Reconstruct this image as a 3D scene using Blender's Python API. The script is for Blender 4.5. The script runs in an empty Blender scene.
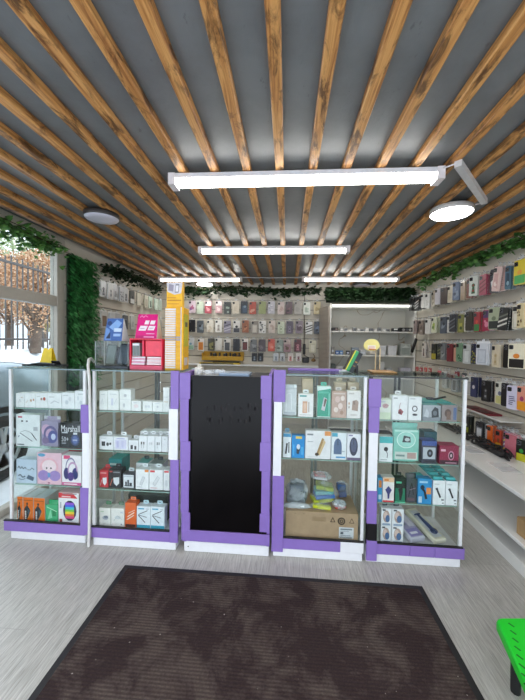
import bpy, math, random
from mathutils import Vector, Matrix
rnd = random.Random(11)
COL = bpy.context.scene.collection
SC = bpy.context.scene

# ------------------------------------------------------------------ camera
F_PX, CAM_H, ROLL = 320.0, 1.30, math.radians(0.9)
CX, CY = 262.5, 350.0
def _rot(v, a):
    return (math.cos(a)*v[0]-math.sin(a)*v[1], math.sin(a)*v[0]+math.cos(a)*v[1])
_u = _rot((287.0-CX, 341.0-CY), -ROLL)
_p = math.atan2(-_u[1], F_PX)
_w = math.atan2(_u[0]*math.cos(_p), F_PX)
FWD = Vector((-math.sin(_w)*math.cos(_p), math.cos(_w)*math.cos(_p), -math.sin(_p)))
_R0 = Vector((math.cos(_w), math.sin(_w), 0)); _D0 = FWD.cross(_R0)
RGT = math.cos(ROLL)*_R0 - math.sin(ROLL)*_D0
DWN = math.sin(ROLL)*_R0 + math.cos(ROLL)*_D0
EYE = Vector((0, 0, CAM_H))
cam = bpy.data.cameras.new('camera'); camo = bpy.data.objects.new('camera', cam); COL.objects.link(camo)
cam.sensor_fit = 'HORIZONTAL'; cam.sensor_width = 36.0; cam.lens = F_PX/525*36
cam.clip_start = 0.02
m3 = Matrix((RGT, -DWN, -FWD)).transposed()
camo.matrix_world = Matrix.Translation(EYE) @ m3.to_4x4()
SC.camera = camo
def hit(px, py, X=None, Y=None, Z=None):
    """where the sight line through a photo point meets a plane of the room"""
    r = FWD + (px-CX)/F_PX*RGT + (py-CY)/F_PX*DWN
    if X is not None: t = X/r.x
    elif Y is not None: t = Y/r.y
    else: t = (Z-CAM_H)/r.z
    return EYE + t*r

# ------------------------------------------------------------------ materials
def lin(h):
    h = h.lstrip('#'); v = [int(h[i:i+2], 16)/255 for i in (0, 2, 4)]
    return tuple((c/12.92 if c <= .04045 else ((c+.055)/1.055)**2.4) for c in v)+(1.0,)
_M = {}
def nodes(name):
    m = bpy.data.materials.new(name); m.use_nodes = True
    nt = m.node_tree; nt.nodes.clear()
    out = nt.nodes.new('ShaderNodeOutputMaterial')
    return m, nt, out
def L(nt, a, b): nt.links.new(a, b)
def M(h, rough=.5, metal=0., spec=.5, var=.06, scale=30):
    """plain surface of one colour with a slight procedural unevenness"""
    k = (h, rough, metal, spec, var, scale)
    if k in _M: return _M[k]
    m, nt, out = nodes('paint_'+h.strip('#'))
    b = nt.nodes.new('ShaderNodeBsdfPrincipled'); L(nt, b.outputs[0], out.inputs[0])
    b.inputs['Roughness'].default_value = rough; b.inputs['Metallic'].default_value = metal
    b.inputs['Specular IOR Level'].default_value = spec
    tc = nt.nodes.new('ShaderNodeTexCoord'); n = nt.nodes.new('ShaderNodeTexNoise')
    n.inputs['Scale'].default_value = scale; n.inputs['Detail'].default_value = 2
    L(nt, tc.outputs['Object'], n.inputs['Vector'])
    cr = nt.nodes.new('ShaderNodeValToRGB'); c = lin(h)
    cr.color_ramp.elements[0].position = .3; cr.color_ramp.elements[1].position = .7
    cr.color_ramp.elements[0].color = tuple(x*(1-var) for x in c[:3])+(1,)
    cr.color_ramp.elements[1].color = tuple(min(1, x*(1+var)) for x in c[:3])+(1,)
    L(nt, n.outputs['Fac'], cr.inputs[0]); L(nt, cr.outputs[0], b.inputs['Base Color'])
    _M[k] = m
    return m
def glass(name, tint='#f4faf8', gl=1.0, rough=.02, ior=1.45, extra=0.0):
    k = ('g', name)
    if k in _M: return _M[k]
    m, nt, out = nodes(name)
    t = nt.nodes.new('ShaderNodeBsdfTransparent'); t.inputs[0].default_value = lin(tint)
    g = nt.nodes.new('ShaderNodeBsdfGlossy'); g.inputs['Roughness'].default_value = rough
    f = nt.nodes.new('ShaderNodeFresnel'); f.inputs[0].default_value = ior
    mul = nt.nodes.new('ShaderNodeMath'); mul.operation = 'MULTIPLY_ADD'
    mul.inputs[1].default_value = gl; mul.inputs[2].default_value = extra
    L(nt, f.outputs[0], mul.inputs[0])
    geo = nt.nodes.new('ShaderNodeNewGeometry'); ff = nt.nodes.new('ShaderNodeMath'); ff.operation = 'SUBTRACT'; ff.inputs[0].default_value = 1.0
    L(nt, geo.outputs['Backfacing'], ff.inputs[1]); fm = nt.nodes.new('ShaderNodeMath'); fm.operation = 'MULTIPLY'
    L(nt, mul.outputs[0], fm.inputs[0]); L(nt, ff.outputs[0], fm.inputs[1])
    mx = nt.nodes.new('ShaderNodeMixShader')
    L(nt, fm.outputs[0], mx.inputs[0]); L(nt, t.outputs[0], mx.inputs[1]); L(nt, g.outputs[0], mx.inputs[2])
    L(nt, mx.outputs[0], out.inputs[0])
    _M[k] = m
    return m
def film(h, alpha, rough=.15):
    """clear or tinted plastic film"""
    k = ('f', h, alpha)
    if k in _M: return _M[k]
    m, nt, out = nodes('plastic_film')
    t = nt.nodes.new('ShaderNodeBsdfTransparent')
    b = nt.nodes.new('ShaderNodeBsdfPrincipled'); b.inputs['Base Color'].default_value = lin(h)
    b.inputs['Roughness'].default_value = rough
    mx = nt.nodes.new('ShaderNodeMixShader'); mx.inputs[0].default_value = alpha
    n = nt.nodes.new('ShaderNodeTexNoise'); n.inputs['Scale'].default_value = 25
    mr = nt.nodes.new('ShaderNodeMapRange'); mr.inputs['To Min'].default_value = alpha*.8; mr.inputs['To Max'].default_value = min(1, alpha*1.2)
    L(nt, n.outputs['Fac'], mr.inputs['Value']); L(nt, mr.outputs[0], mx.inputs[0])
    L(nt, t.outputs[0], mx.inputs[1]); L(nt, b.outputs[0], mx.inputs[2]); L(nt, mx.outputs[0], out.inputs[0])
    _M[k] = m
    return m
def emit(h, s):
    k = ('e', h, s)
    if k in _M: return _M[k]
    m, nt, out = nodes('lamp_light')
    e = nt.nodes.new('ShaderNodeEmission'); e.inputs[0].default_value = lin(h); e.inputs[1].default_value = s
    L(nt, e.outputs[0], out.inputs[0]); _M[k] = m
    return m
def ramp(nt, fac, stops):
    cr = nt.nodes.new('ShaderNodeValToRGB'); el = cr.color_ramp.elements
    while len(el) < len(stops): el.new(.5)
    for e, (p, c) in zip(el, stops): e.position = p; e.color = lin(c) if isinstance(c, str) else c
    L(nt, fac, cr.inputs[0]); return cr.outputs[0]
def coords(nt, scale, kind='Object'):
    tc = nt.nodes.new('ShaderNodeTexCoord'); mp = nt.nodes.new('ShaderNodeMapping')
    mp.inputs['Scale'].default_value = scale
    L(nt, tc.outputs[kind], mp.inputs[0]); return mp.outputs[0]
def noise(nt, vec, s, d=4, r=.55, dist=0.):
    n = nt.nodes.new('ShaderNodeTexNoise'); n.inputs['Scale'].default_value = s; n.inputs['Detail'].default_value = d
    n.inputs['Roughness'].default_value = r; n.inputs['Distortion'].default_value = dist
    L(nt, vec, n.inputs['Vector']); return n.outputs['Fac']
def mixc(nt, fac, a, b, mode='MIX'):
    mx = nt.nodes.new('ShaderNodeMix'); mx.data_type = 'RGBA'; mx.blend_type = mode
    if isinstance(fac, (int, float)): mx.inputs[0].default_value = fac
    else: L(nt, fac, mx.inputs[0])
    for i, v in ((6, a), (7, b)):
        if isinstance(v, (str, tuple)): mx.inputs[i].default_value = lin(v) if isinstance(v, str) else v
        else: L(nt, v, mx.inputs[i])
    return mx.outputs[2]
def bump(nt, h, bsdf, strength, dist=.002):
    b = nt.nodes.new('ShaderNodeBump'); b.inputs['Strength'].default_value = strength; b.inputs['Distance'].default_value = dist
    L(nt, h, b.inputs['Height']); L(nt, b.outputs[0], bsdf.inputs['Normal'])
def princ(nt, out, rough, spec=.5):
    b = nt.nodes.new('ShaderNodeBsdfPrincipled'); b.inputs['Roughness'].default_value = rough
    b.inputs['Specular IOR Level'].default_value = spec; L(nt, b.outputs[0], out.inputs[0]); return b

def mat_floor():
    m, nt, out = nodes('grey_laminate'); b = princ(nt, out, .34, .5)
    v = coords(nt, (1, 1, 1))
    br = nt.nodes.new('ShaderNodeTexBrick')
    rot = nt.nodes.new('ShaderNodeMapping'); rot.inputs['Rotation'].default_value = (0, 0, math.pi/2); L(nt, v, rot.inputs[0])
    L(nt, rot.outputs[0], br.inputs[0])
    br.inputs['Scale'].default_value = 1.0; br.inputs['Brick Width'].default_value = 1.3; br.inputs['Row Height'].default_value = .19
    br.inputs['Mortar Size'].default_value = .0015; br.inputs['Color1'].default_value = (.35, .35, .35, 1); br.inputs['Color2'].default_value = (.65, .65, .65, 1)
    g1 = noise(nt, coords(nt, (70, 4.5, 1)), 1.8, 6, .72, .9)
    g2 = noise(nt, coords(nt, (150, 5, 1)), 1.5, 4, .6)
    c1 = ramp(nt, g1, [(.28, '#9a9791'), (.5, '#b7b4ae'), (.7, '#cbc8c2')])
    c2 = ramp(nt, g2, [(.3, '#a9a6a2'), (.6, '#ffffff')])
    c = mixc(nt, .55, c1, c2, 'MULTIPLY')
    c3 = mixc(nt, .1, c, br.outputs['Color'], 'OVERLAY')
    c4 = mixc(nt, br.outputs['Fac'], c3, '#9b9893')
    L(nt, c4, b.inputs['Base Color']); bump(nt, g1, b, .15, .001)
    return m
def mat_slat():
    m, nt, out = nodes('burnt_pine'); b = princ(nt, out, .5, .4)
    oi = nt.nodes.new('ShaderNodeTexCoord')
    g1 = noise(nt, coords(nt, (40, 1.5, 40)), 1.5, 6, .6, 1.2)
    base = ramp(nt, g1, [(.3, '#85522a'), (.45, '#bd8449'), (.6, '#d6a060'), (.8, '#a86f38')])
    k = noise(nt, coords(nt, (11, 3.2, 11)), 1.8, 6, .68, .8)
    dark = ramp(nt, k, [(.49, (0, 0, 0, 1)), (.62, (1, 1, 1, 1))])
    c = mixc(nt, dark, base, '#3d2412')
    fac = nt.nodes.new('ShaderNodeMath'); fac.operation = 'MULTIPLY'; fac.inputs[1].default_value = .85
    L(nt, dark, fac.inputs[0])
    c = mixc(nt, fac.outputs[0], base, '#3d2412')
    L(nt, c, b.inputs['Base Color']); bump(nt, g1, b, .3, .002)
    return m
def mat_ceiling():
    m, nt, out = nodes('grey_painted_board'); b = princ(nt, out, .42, .5)
    n = noise(nt, coords(nt, (1, 1, 1)), 3, 6, .6)
    c = ramp(nt, n, [(.3, '#65686a'), (.6, '#767a7c')])
    s = noise(nt, coords(nt, (1, .5, 1)), 26, 5, .7)
    c = mixc(nt, ramp(nt, s, [(.64, (0, 0, 0, 1)), (.70, (.5, .5, .5, 1))]), c, '#474b50')
    L(nt, c, b.inputs['Base Color']); bump(nt, s, b, .35, .004)
    return m
def mat_rug():
    m, nt, out = nodes('ribbed_carpet_mat'); b = princ(nt, out, .9, .2)
    v = coords(nt, (1, 1, 1))
    w = nt.nodes.new('ShaderNodeTexWave'); w.bands_direction = 'Y'; w.inputs['Scale'].default_value = 22; w.inputs['Distortion'].default_value = .4
    L(nt, v, w.inputs[0])
    d = noise(nt, v, 4.5, 8, .7, .4)
    dust = ramp(nt, d, [(.46, (0, 0, 0, 1)), (.58, (1, 1, 1, 1))])
    ribs = ramp(nt, w.outputs['Fac'], [(.2, '#36292a'), (.8, '#3b2e2c')])
    dusty = ramp(nt, w.outputs['Fac'], [(.2, '#4b3f3b'), (.8, '#5c504a')])
    c = mixc(nt, dust, ribs, dusty)
    f = noise(nt, v, 160, 2, .7)
    c = mixc(nt, .5, c, ramp(nt, f, [(.3, '#777777'), (.7, '#ffffff')]), 'MULTIPLY')
    sp = noise(nt, v, 70, 1, .5)
    c = mixc(nt, ramp(nt, sp, [(.79, (0, 0, 0, 1)), (.82, (1, 1, 1, 1))]), c, '#9a918a')
    L(nt, c, b.inputs['Base Color']); bump(nt, w.outputs['Fac'], b, .25, .002)
    return m
def mat_marble():
    m, nt, out = nodes('veined_panel'); b = princ(nt, out, .35)
    v = coords(nt, (1, 1, 1))
    n = noise(nt, v, 1.6, 3, .5, .3)
    a = nt.nodes.new('ShaderNodeMath'); a.operation = 'SUBTRACT'; a.inputs[1].default_value = .5; L(nt, n, a.inputs[0])
    ab = nt.nodes.new('ShaderNodeMath'); ab.operation = 'ABSOLUTE'; L(nt, a.outputs[0], ab.inputs[0])
    c = ramp(nt, ab.outputs[0], [(.0, '#a58c6a'), (.0025, '#c0b198'), (.006, '#dedbd0')])
    L(nt, c, b.inputs['Base Color']); return m
def mat_snow():
    m, nt, out = nodes('trodden_snow'); b = princ(nt, out, .7)
    v = coords(nt, (1, 1, 1)); n = noise(nt, v, .5, 6, .6)
    c = ramp(nt, n, [(.40, '#eef2f7'), (.52, '#dfe5ec'), (.60, '#a9a296'), (.7, '#8d8468')])
    L(nt, c, b.inputs['Base Color']); bump(nt, n, b, .5, .1); return m
def mat_leaf(c0, c1, c2, name):
    m, nt, out = nodes(name); b = princ(nt, out, .5, .4)
    n = noise(nt, coords(nt, (1, 1, 1)), 14, 3, .7)
    c = ramp(nt, n, [(.3, c0), (.5, c1), (.7, c2)])
    L(nt, c, b.inputs['Base Color'])
    return m
def mat_brush(h, sx, name):
    m, nt, out = nodes(name); b = princ(nt, out, .35)
    n = noise(nt, coords(nt, sx), 2, 5, .6)
    c = lin(h)
    L(nt, ramp(nt, n, [(.3, tuple(x*.85 for x in c[:3])+(1,)), (.7, tuple(min(1, x*1.08) for x in c[:3])+(1,))]), b.inputs['Base Color'])
    return m
WHITE = M('#e9ebee', .35, var=.02); PURPLE = M('#8a6fba', .45, var=.03); BLACK = M('#151417', .4)
ALU = M('#e4e6e8', .3, var=.02); STEEL = M('#b9bcc0', .3, .8); CREAM = M('#cfc8ba', .45, var=.03, scale=4)
GLASS = glass('clear_glass', '#fafcfb', .7); SHELF_GLASS = glass('shelf_glass', '#e8f3ee', .9)
GEDGE = M('#8fb0a6', .2, var=.05); PANE = glass('window_glass', '#f6fafa', 1.2)
ACRYL = glass('acrylic', '#eef2f2', 1.2, extra=.02)

# ------------------------------------------------------------------ mesh builder
class MB:
    def __init__(s): s.v = []; s.f = []; s.m = []; s.mats = []; s.sm = []
    def mi(s, m):
        if m not in s.mats: s.mats.append(m)
        return s.mats.index(m)
    def face(s, pts, m, smooth=False):
        b = len(s.v); s.v += [tuple(p) for p in pts]; s.f.append(tuple(range(b, b+len(pts)))); s.m.append(s.mi(m)); s.sm.append(smooth)
    def mesh(s, vs, fs, m, smooth=False):
        b = len(s.v); s.v += [tuple(p) for p in vs]; k = s.mi(m)
        for f in fs: s.f.append(tuple(b+i for i in f)); s.m.append(k); s.sm.append(smooth)
        return b
    def box(s, x0, x1, y0, y1, z0, z1, m, c=0., top=None, front=None):
        """a box, its edges chamfered by c"""
        if x1 < x0: x0, x1 = x1, x0
        if y1 < y0: y0, y1 = y1, y0
        if z1 < z0: z0, z1 = z1, z0
        if c <= 0:
            vs = [(x, y, z) for x in (x0, x1) for y in (y0, y1) for z in (z0, z1)]
            F = {'l': (0, 1, 3, 2), 'r': (4, 6, 7, 5), 'f': (0, 4, 5, 1), 'b': (2, 3, 7, 6), 'd': (0, 2, 6, 4), 't': (1, 5, 7, 3)}
            b = len(s.v); s.v += vs
            for k, f in F.items():
                s.f.append(tuple(b+i for i in f)); s.sm.append(False)
                s.m.append(s.mi(top if k == 't' and top else front if k == 'f' and front else m))
            return
        c = min(c, (x1-x0)*.45, (y1-y0)*.45, (z1-z0)*.45)
        vs = []; idx = {}
        X = (x0, x1); Y = (y0, y1); Z = (z0, z1)
        for i in (0, 1):
            for j in (0, 1):
                for k in (0, 1):
                    sx, sy, sz = (c if i == 0 else -c), (c if j == 0 else -c), (c if k == 0 else -c)
                    for ax, p in enumerate(((X[i], Y[j]+sy, Z[k]+sz), (X[i]+sx, Y[j], Z[k]+sz), (X[i]+sx, Y[j]+sy, Z[k]))):
                        idx[i, j, k, ax] = len(vs); vs.append(p)
        g = lambda *a: idx[a]
        fs = []
        for i in (0, 1): fs.append([g(i, 0, 0, 0), g(i, 1, 0, 0), g(i, 1, 1, 0), g(i, 0, 1, 0)])
        for j in (0, 1): fs.append([g(0, j, 0, 1), g(1, j, 0, 1), g(1, j, 1, 1), g(0, j, 1, 1)])
        for k in (0, 1): fs.append([g(0, 0, k, 2), g(1, 0, k, 2), g(1, 1, k, 2), g(0, 1, k, 2)])
        for a in (0, 1):
            for e in (0, 1):
                fs.append([g(a, e, 0, 0), g(a, e, 1, 0), g(a, e, 1, 1), g(a, e, 0, 1)])
                fs.append([g(a, 0, e, 0), g(a, 1, e, 0), g(a, 1, e, 2), g(a, 0, e, 2)])
                fs.append([g(0, a, e, 1), g(1, a, e, 1), g(1, a, e, 2), g(0, a, e, 2)])
        for i in (0, 1):
            for j in (0, 1):
                for k in (0, 1): fs.append([g(i, j, k, 0), g(i, j, k, 1), g(i, j, k, 2)])
        cen = Vector(((x0+x1)/2, (y0+y1)/2, (z0+z1)/2)); b = len(s.v); s.v += vs
        for q, f in enumerate(fs):
            p = [Vector(vs[i]) for i in f]
            n = (p[1]-p[0]).cross(p[2]-p[0])
            if n.dot(sum(p, Vector())/len(p)-cen) < 0: f = f[::-1]
            s.f.append(tuple(b+i for i in f)); s.sm.append(False)
            s.m.append(s.mi(front if q == 2 and front else top if q == 5 and top else m))
    def tube(s, pts, r, m, n=8, caps=True):
        pts = [Vector(p) for p in pts]; rings = []
        rr = r if isinstance(r, (list, tuple)) else [r]*len(pts)
        vs = []; prev = None
        for i, p in enumerate(pts):
            d = (pts[min(i+1, len(pts)-1)]-pts[max(i-1, 0)]).normalized()
            a = prev if prev is not None else (Vector((0, 0, 1)) if abs(d.z) < .9 else Vector((1, 0, 0)))
            u = (a-d*a.dot(d))
            if u.length < 1e-6: u = d.orthogonal()
            u.normalize(); w = d.cross(u); prev = u
            vs += [p+rr[i]*(math.cos(t)*u+math.sin(t)*w) for t in (2*math.pi*k/n for k in range(n))]
        fs = [(i*n+k, i*n+(k+1) % n, (i+1)*n+(k+1) % n, (i+1)*n+k) for i in range(len(pts)-1) for k in range(n)]
        s.mesh(vs, fs, m, n > 4)
        if caps:
            s.mesh(vs[:n], [tuple(range(n))[::-1]], m); s.mesh(vs[-n:], [tuple(range(n))], m)
    def lathe(s, prof, o, m, n=24, axis='z', smooth=True):
        vs = []
        for r, h in prof:
            for k in range(n):
                t = 2*math.pi*k/n
                q = (r*math.cos(t), r*math.sin(t), h)
                if axis == 'y': q = (q[0], -q[2], q[1])
                if axis == 'x': q = (q[2], q[0], q[1])
                vs.append((o[0]+q[0], o[1]+q[1], o[2]+q[2]))
        fs = [(i*n+k, i*n+(k+1) % n, (i+1)*n+(k+1) % n, (i+1)*n+k) for i in range(len(prof)-1) for k in range(n)]
        s.mesh(vs, fs, m, smooth)
        for i, rev in ((0, True), (len(prof)-1, False)):
            if prof[i][0] > 1e-6: s.mesh(vs[i*n:(i+1)*n], [tuple(range(n))[::-1] if rev else tuple(range(n))], m)
    def prism(s, pts, y0, y1, m, front=None):
        """outline in x,z pushed from y0 (front) to y1"""
        n = len(pts)
        s.face([(x, y0, z) for x, z in pts], front or m); s.face([(x, y1, z) for x, z in pts][::-1], m)
        for i in range(n):
            a, b = pts[i], pts[(i+1) % n]
            s.face([(a[0], y0, a[1]), (a[0], y1, a[1]), (b[0], y1, b[1]), (b[0], y0, b[1])], m)
    def xf(s, mat, start=0):
        for i in range(start, len(s.v)): s.v[i] = tuple(mat @ Vector(s.v[i]))
    def build(s, name, parent=None, local=False, origin=None):
        me = bpy.data.meshes.new(name)
        o = bpy.data.objects.new(name, me); COL.objects.link(o)
        off = Vector((0, 0, 0))
        if parent is not None:
            o.parent = parent
            if not local:
                q = parent
                while q is not None: off += q.location; q = q.parent
        elif origin is not None:
            off = Vector(origin); o.location = off
        vs = s.v if local else [(v[0]-off.x, v[1]-off.y, v[2]-off.z) for v in s.v]
        me.from_pydata(vs, [], s.f)
        for m in s.mats: me.materials.append(m)
        me.polygons.foreach_set('material_index', s.m); me.polygons.foreach_set('use_smooth', s.sm)
        me.update()
        return o
def rrect(x0, x1, z0, z1, r, n=4):
    P = []
    for cx, cz, a in ((x1-r, z0+r, -90), (x1-r, z1-r, 0), (x0+r, z1-r, 90), (x0+r, z0+r, 180)):
        for k in range(n+1):
            t = math.radians(a+90*k/n); P.append((cx+r*math.cos(t), cz+r*math.sin(t)))
    return P
def tag(o, label, cat, group=None):
    o['label'] = label; o['category'] = cat
    if group: o['group'] = group
    return o
def empty(name, loc, label=None, cat=None, group=None, rotz=0.):
    o = bpy.data.objects.new(name, None); o.empty_display_size = .05; COL.objects.link(o)
    o.location = loc; o.rotation_euler = (0, 0, rotz)
    if label: tag(o, label, cat, group)
    return o
def struct(o):
    o['kind'] = 'structure'; return o
_T = {}
def glyphs(txt):
    if txt not in _T:
        c = bpy.data.curves.new('t', 'FONT'); c.body = txt; c.resolution_u = 2
        o = bpy.data.objects.new('t', c); COL.objects.link(o)
        bpy.context.view_layer.update()
        me = bpy.data.meshes.new_from_object(o.evaluated_get(bpy.context.evaluated_depsgraph_get()))
        vs = [tuple(v.co[:2]) for v in me.vertices]; fs = [tuple(p.vertices) for p in me.polygons]
        bpy.data.objects.remove(o); bpy.data.meshes.remove(me)
        x0 = min(v[0] for v in vs); x1 = max(v[0] for v in vs); y0 = min(v[1] for v in vs); y1 = max(v[1] for v in vs)
        _T[txt] = ([((x-x0)/(x1-x0), (y-y0)/(y1-y0)) for x, y in vs], fs)
    return _T[txt]
def art(mb, x0, x1, z0, z1, y, elems):
    """printing on a front face: flat ink in u,v of that face"""
    U = lambda u: x0+u*(x1-x0); V = lambda v: z0+v*(z1-z0)
    for i, e in enumerate(elems):
        yy = y-.00025*(i+1); k = e[0]; m = M(e[-1], .45) if isinstance(e[-1], str) else e[-1]
        if k == 'r': mb.face([(U(e[1]), yy, V(e[2])), (U(e[3]), yy, V(e[2])), (U(e[3]), yy, V(e[4])), (U(e[1]), yy, V(e[4]))], m)
        elif k == 'e':
            mb.face([(U(e[1]+e[3]*math.cos(t)), yy, V(e[2]+e[4]*math.sin(t))) for t in (2*math.pi*q/14 for q in range(14))], m)
        elif k == 'o':   # ring: cu,cv,ru,rv,thick
            N = 18; a = []; b = []
            for q in range(N):
                t = 2*math.pi*q/N
                a.append((U(e[1]+e[3]*math.cos(t)), yy, V(e[2]+e[4]*math.sin(t)))); b.append((U(e[1]+e[3]*e[5]*math.cos(t)), yy, V(e[2]+e[4]*e[5]*math.sin(t))))
            for q in range(N): mb.face([a[q], a[(q+1) % N], b[(q+1) % N], b[q]], m)
        elif k == 'p': mb.face([(U(a), yy, V(b)) for a, b in e[1]], m)
        elif k == 'l':   # stroke: points, width (in u)
            P = [(U(a), V(b)) for a, b in e[1]]; w = e[2]*(x1-x0)/2
            for (ax, az), (bx, bz) in zip(P, P[1:]):
                d = math.hypot(bx-ax, bz-az) or 1; nx, nz = -(bz-az)/d*w, (bx-ax)/d*w
                mb.face([(ax-nx, yy, az-nz), (bx-nx, yy, bz-nz), (bx+nx, yy, bz+nz), (ax+nx, yy, az+nz)], m)
        elif k == 't':   # text: string,u0,v0,u1,v1
            vs, fs = glyphs(e[1])
            mb.mesh([(U(e[2]+a*(e[4]-e[2])), yy, V(e[3]+b*(e[5]-e[3]))) for a, b in vs], fs, m)
def lines(u0, v0, u1, v1, n, col, seed=1, h=.5):
    """rows of print too small to read"""
    r = random.Random(seed); out = []
    for i in range(n):
        v = v1-(i+1)*(v1-v0)/n; out.append(('r', u0, v, u0+(u1-u0)*r.uniform(.55, 1), v+h*(v1-v0)/n, col))
    return out

# ------------------------------------------------------------------ the room
XR, XL, YB, ZC = 1.80, -2.02, 5.0, 2.20
mb = MB(); mb.box(-2.12, 1.95, -.3, 5.12, -.12, 0, mat_floor()); struct(mb.build('floor'))
mb = MB(); mb.box(-2.25, 1.98, -.25, 5.2, ZC, ZC+.08, mat_ceiling()); ceil = struct(mb.build('ceiling'))
SL = mat_slat()
for k in range(-12, 12):
    x = -.053+.1678*k
    mb = MB(); mb.box(x-.021, x+.021, -.24, 4.98, ZC-.034, ZC, SL, .004); o = mb.build('slat', ceil)
def slat_profile(z0, z1, pitch, first):
    """height/recess outline of a grooved shop wall"""
    P = [(0., z0)]; z = first
    while z < z1-.03:
        if z > z0+.02: P += [(0., z-.006), (.012, z-.006), (.012, z+.006), (0., z+.006)]
        z += pitch
    return P+[(0., z1)]
WALLM = CREAM; GROOVE = M('#8f8a80', .6)
def slatwall(name, a, b, z0, z1, back, fn):
    mb = MB(); P = slat_profile(z0, z1, .1475, .16)
    for (d0, h0), (d1, h1) in zip(P, P[1:]):
        mb.face([fn(a, d0, h0), fn(b, d0, h0), fn(b, d1, h1), fn(a, d1, h1)], GROOVE if d0+d1 > 0.013 else WALLM)
    for t in (a, b):
        mb.face([fn(t, d, h) for d, h in P]+[fn(t, back, z1), fn(t, back, z0)], WALLM)
    mb.face([fn(a, back, z0), fn(b, back, z0), fn(b, back, z1), fn(a, back, z1)], WALLM)
    mb.face([fn(a, 0, z1), fn(b, 0, z1), fn(b, back, z1), fn(a, back, z1)], WALLM)
    return struct(mb.build(name))
wall_back = slatwall('wall_back', -2.02, 1.82, 0, ZC, .08, lambda t, d, h: (t, YB+d, h))
wall_right = slatwall('wall_right', -.2, 4.999, 0, ZC, .08, lambda t, d, h: (XR+d, t, h))
wall_left = slatwall('wall_left', 2.78, 4.999, 0, ZC, .08, lambda t, d, h: (XL-d, t, h))
# left glazing: frame with post, transom and sill; panes
FRM = M('#beb8ad', .4, var=.03)
mb = MB()
mb.box(XL-.07, XL, 2.68, 2.779, 0, ZC, FRM, .004)
mb.box(XL-.07, XL-.005, .02, 2.68, 1.575, 1.665, FRM, .004)
mb.box(XL-.07, XL, .02, 2.68, 0, .05, FRM, .004); mb.box(XL-.07, XL, .02, 2.68, 2.12, ZC, FRM, .004)
mb.box(XL-.07, XL, -.06, .02, 0, ZC, FRM, .004); mb.box(XL-.06, XL-.005, 1.28, 1.34, .05, 2.12, FRM, .004)
win = struct(mb.build('window_1'))
for y0, y1 in ((.02, 1.28), (1.34, 2.68)):
    for z0, z1 in ((.05, 1.575), (1.665, 2.12)):
        mb = MB(); mb.box(XL-.04, XL-.034, y0, y1, z0, z1, PANE); mb.build('pane', win)

# ------------------------------------------------------------------ outside
mb = MB(); SN = mat_snow(); mb.box(-4.7, -2.15, -20, 70, -.3, -.1, SN); mb.box(-2.149, 10, -20, -.31, -.3, -.1, SN)
mb.face([(-4.7, -20, -.1), (-4.7, 70, -.1), (-5.7, 70, 1.02), (-5.7, -20, 1.02)], SN); mb.face([(-5.7, -20, 1.02), (-5.7, 70, 1.02), (-60, 70, 1.1), (-60, -20, 1.1)], SN)
struct(mb.build('ground'))
fence = empty('picket_fence', (-6.0, 8, 1.02), 'dark iron picket fence in the snow outside the left window', 'fence')
FEN = M('#4f4a48', .5)
for i in range(64):
    y = 3.4+i*.15
    mb = MB(); mb.box(-6.013, -5.987, y, y+.026, 1.0, 3.02+.04*(i % 2), FEN, .004); mb.build('picket', fence)
for z in (1.22, 2.88):
    mb = MB(); mb.box(-6.03, -5.97, 3.3, 13.1, z, z+.05, FEN, .004); mb.build('rail', fence)
BARK = M('#5d4f45', .9, var=.3, scale=6)
LEAF_O = mat_leaf('#8a6144', '#b98d68', '#e3cfb8', 'autumn_leaves'); LEAF_Y = mat_leaf('#7d7a3f', '#a89a5a', '#d6cfa0', 'yellow_leaves')
LEAF_P = mat_leaf('#6b7a55', '#9aa67a', '#c6c8b0', 'pale_leaves')
def leafcloud(mb, c, r, n, size, m, rn, flat=1.):
    for _ in range(n):
        d = Vector((rn.gauss(0, 1), rn.gauss(0, 1), rn.gauss(0, 1))).normalized()*rn.random()**.4
        p = Vector(c)+Vector((d.x*r[0], d.y*r[1], d.z*r[2]))
        u = Vector((rn.uniform(-1, 1), rn.uniform(-1, 1), rn.uniform(-1, 1)*flat)).normalized(); w = u.orthogonal().normalized()
        w = Matrix.Rotation(rn.uniform(0, 6.28), 3, u) @ w; s = size*rn.uniform(.6, 1.3)
        mb.face([p-u*s, p-w*s*.5, p+u*s, p+w*s*.5], m)
def tree(loc, h, r, leaf, label, cat='tree', name='bare_tree', n=1500, size=.09, trunk=.12):
    root = empty(name, loc, label, cat, None)
    rn = random.Random(str(loc)); mb = MB(); x, y, z = loc
    mb.tube([(x, y, z), (x+.05, y, z+h*.4), (x-.02, y+.05, z+h*.95)], [trunk, trunk*.7, trunk*.2], BARK, 8)
    for k in range(9):
        a = rn.uniform(0, 6.28); z0 = z+h*rn.uniform(.25, .7); q = r*rn.uniform(.6, .95)
        mb.tube([(x, y, z0), (x+q*.5*math.cos(a), y+q*.5*math.sin(a), z0+h*.12), (x+q*math.cos(a), y+q*math.sin(a), z0+h*.28)], [trunk*.4, trunk*.25, .01], BARK, 5)
    mb.build('trunk', root)
    mb = MB(); leafcloud(mb, (x, y, z+h*.62), (r, r, h*.4), n, size, leaf, rn); mb.build('foliage', root)
tree((-6.95, 8.5, 1.0), 2.7, .85, LEAF_O, 'orange-brown leafy tree behind the fence, nearest the window post', n=6500, size=.045)
tree((-8.5, 9.2, 1.0), 2.9, .9, LEAF_O, 'copper-leaved tree at left edge of the window, behind the fence', n=5000, size=.05)
tree((-5.62, 6.75, .95), 1.35, .3, LEAF_O, 'small thick-trunked tree on the snow bank in front of the fence', name='small_tree', n=300, size=.04, trunk=.12)
tree((-10.6, 12.6, 1.0), 4.9, 1.5, LEAF_P, 'tall pale green tree rising above the others, left edge', name='tall_tree', n=5200, size=.07)
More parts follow.
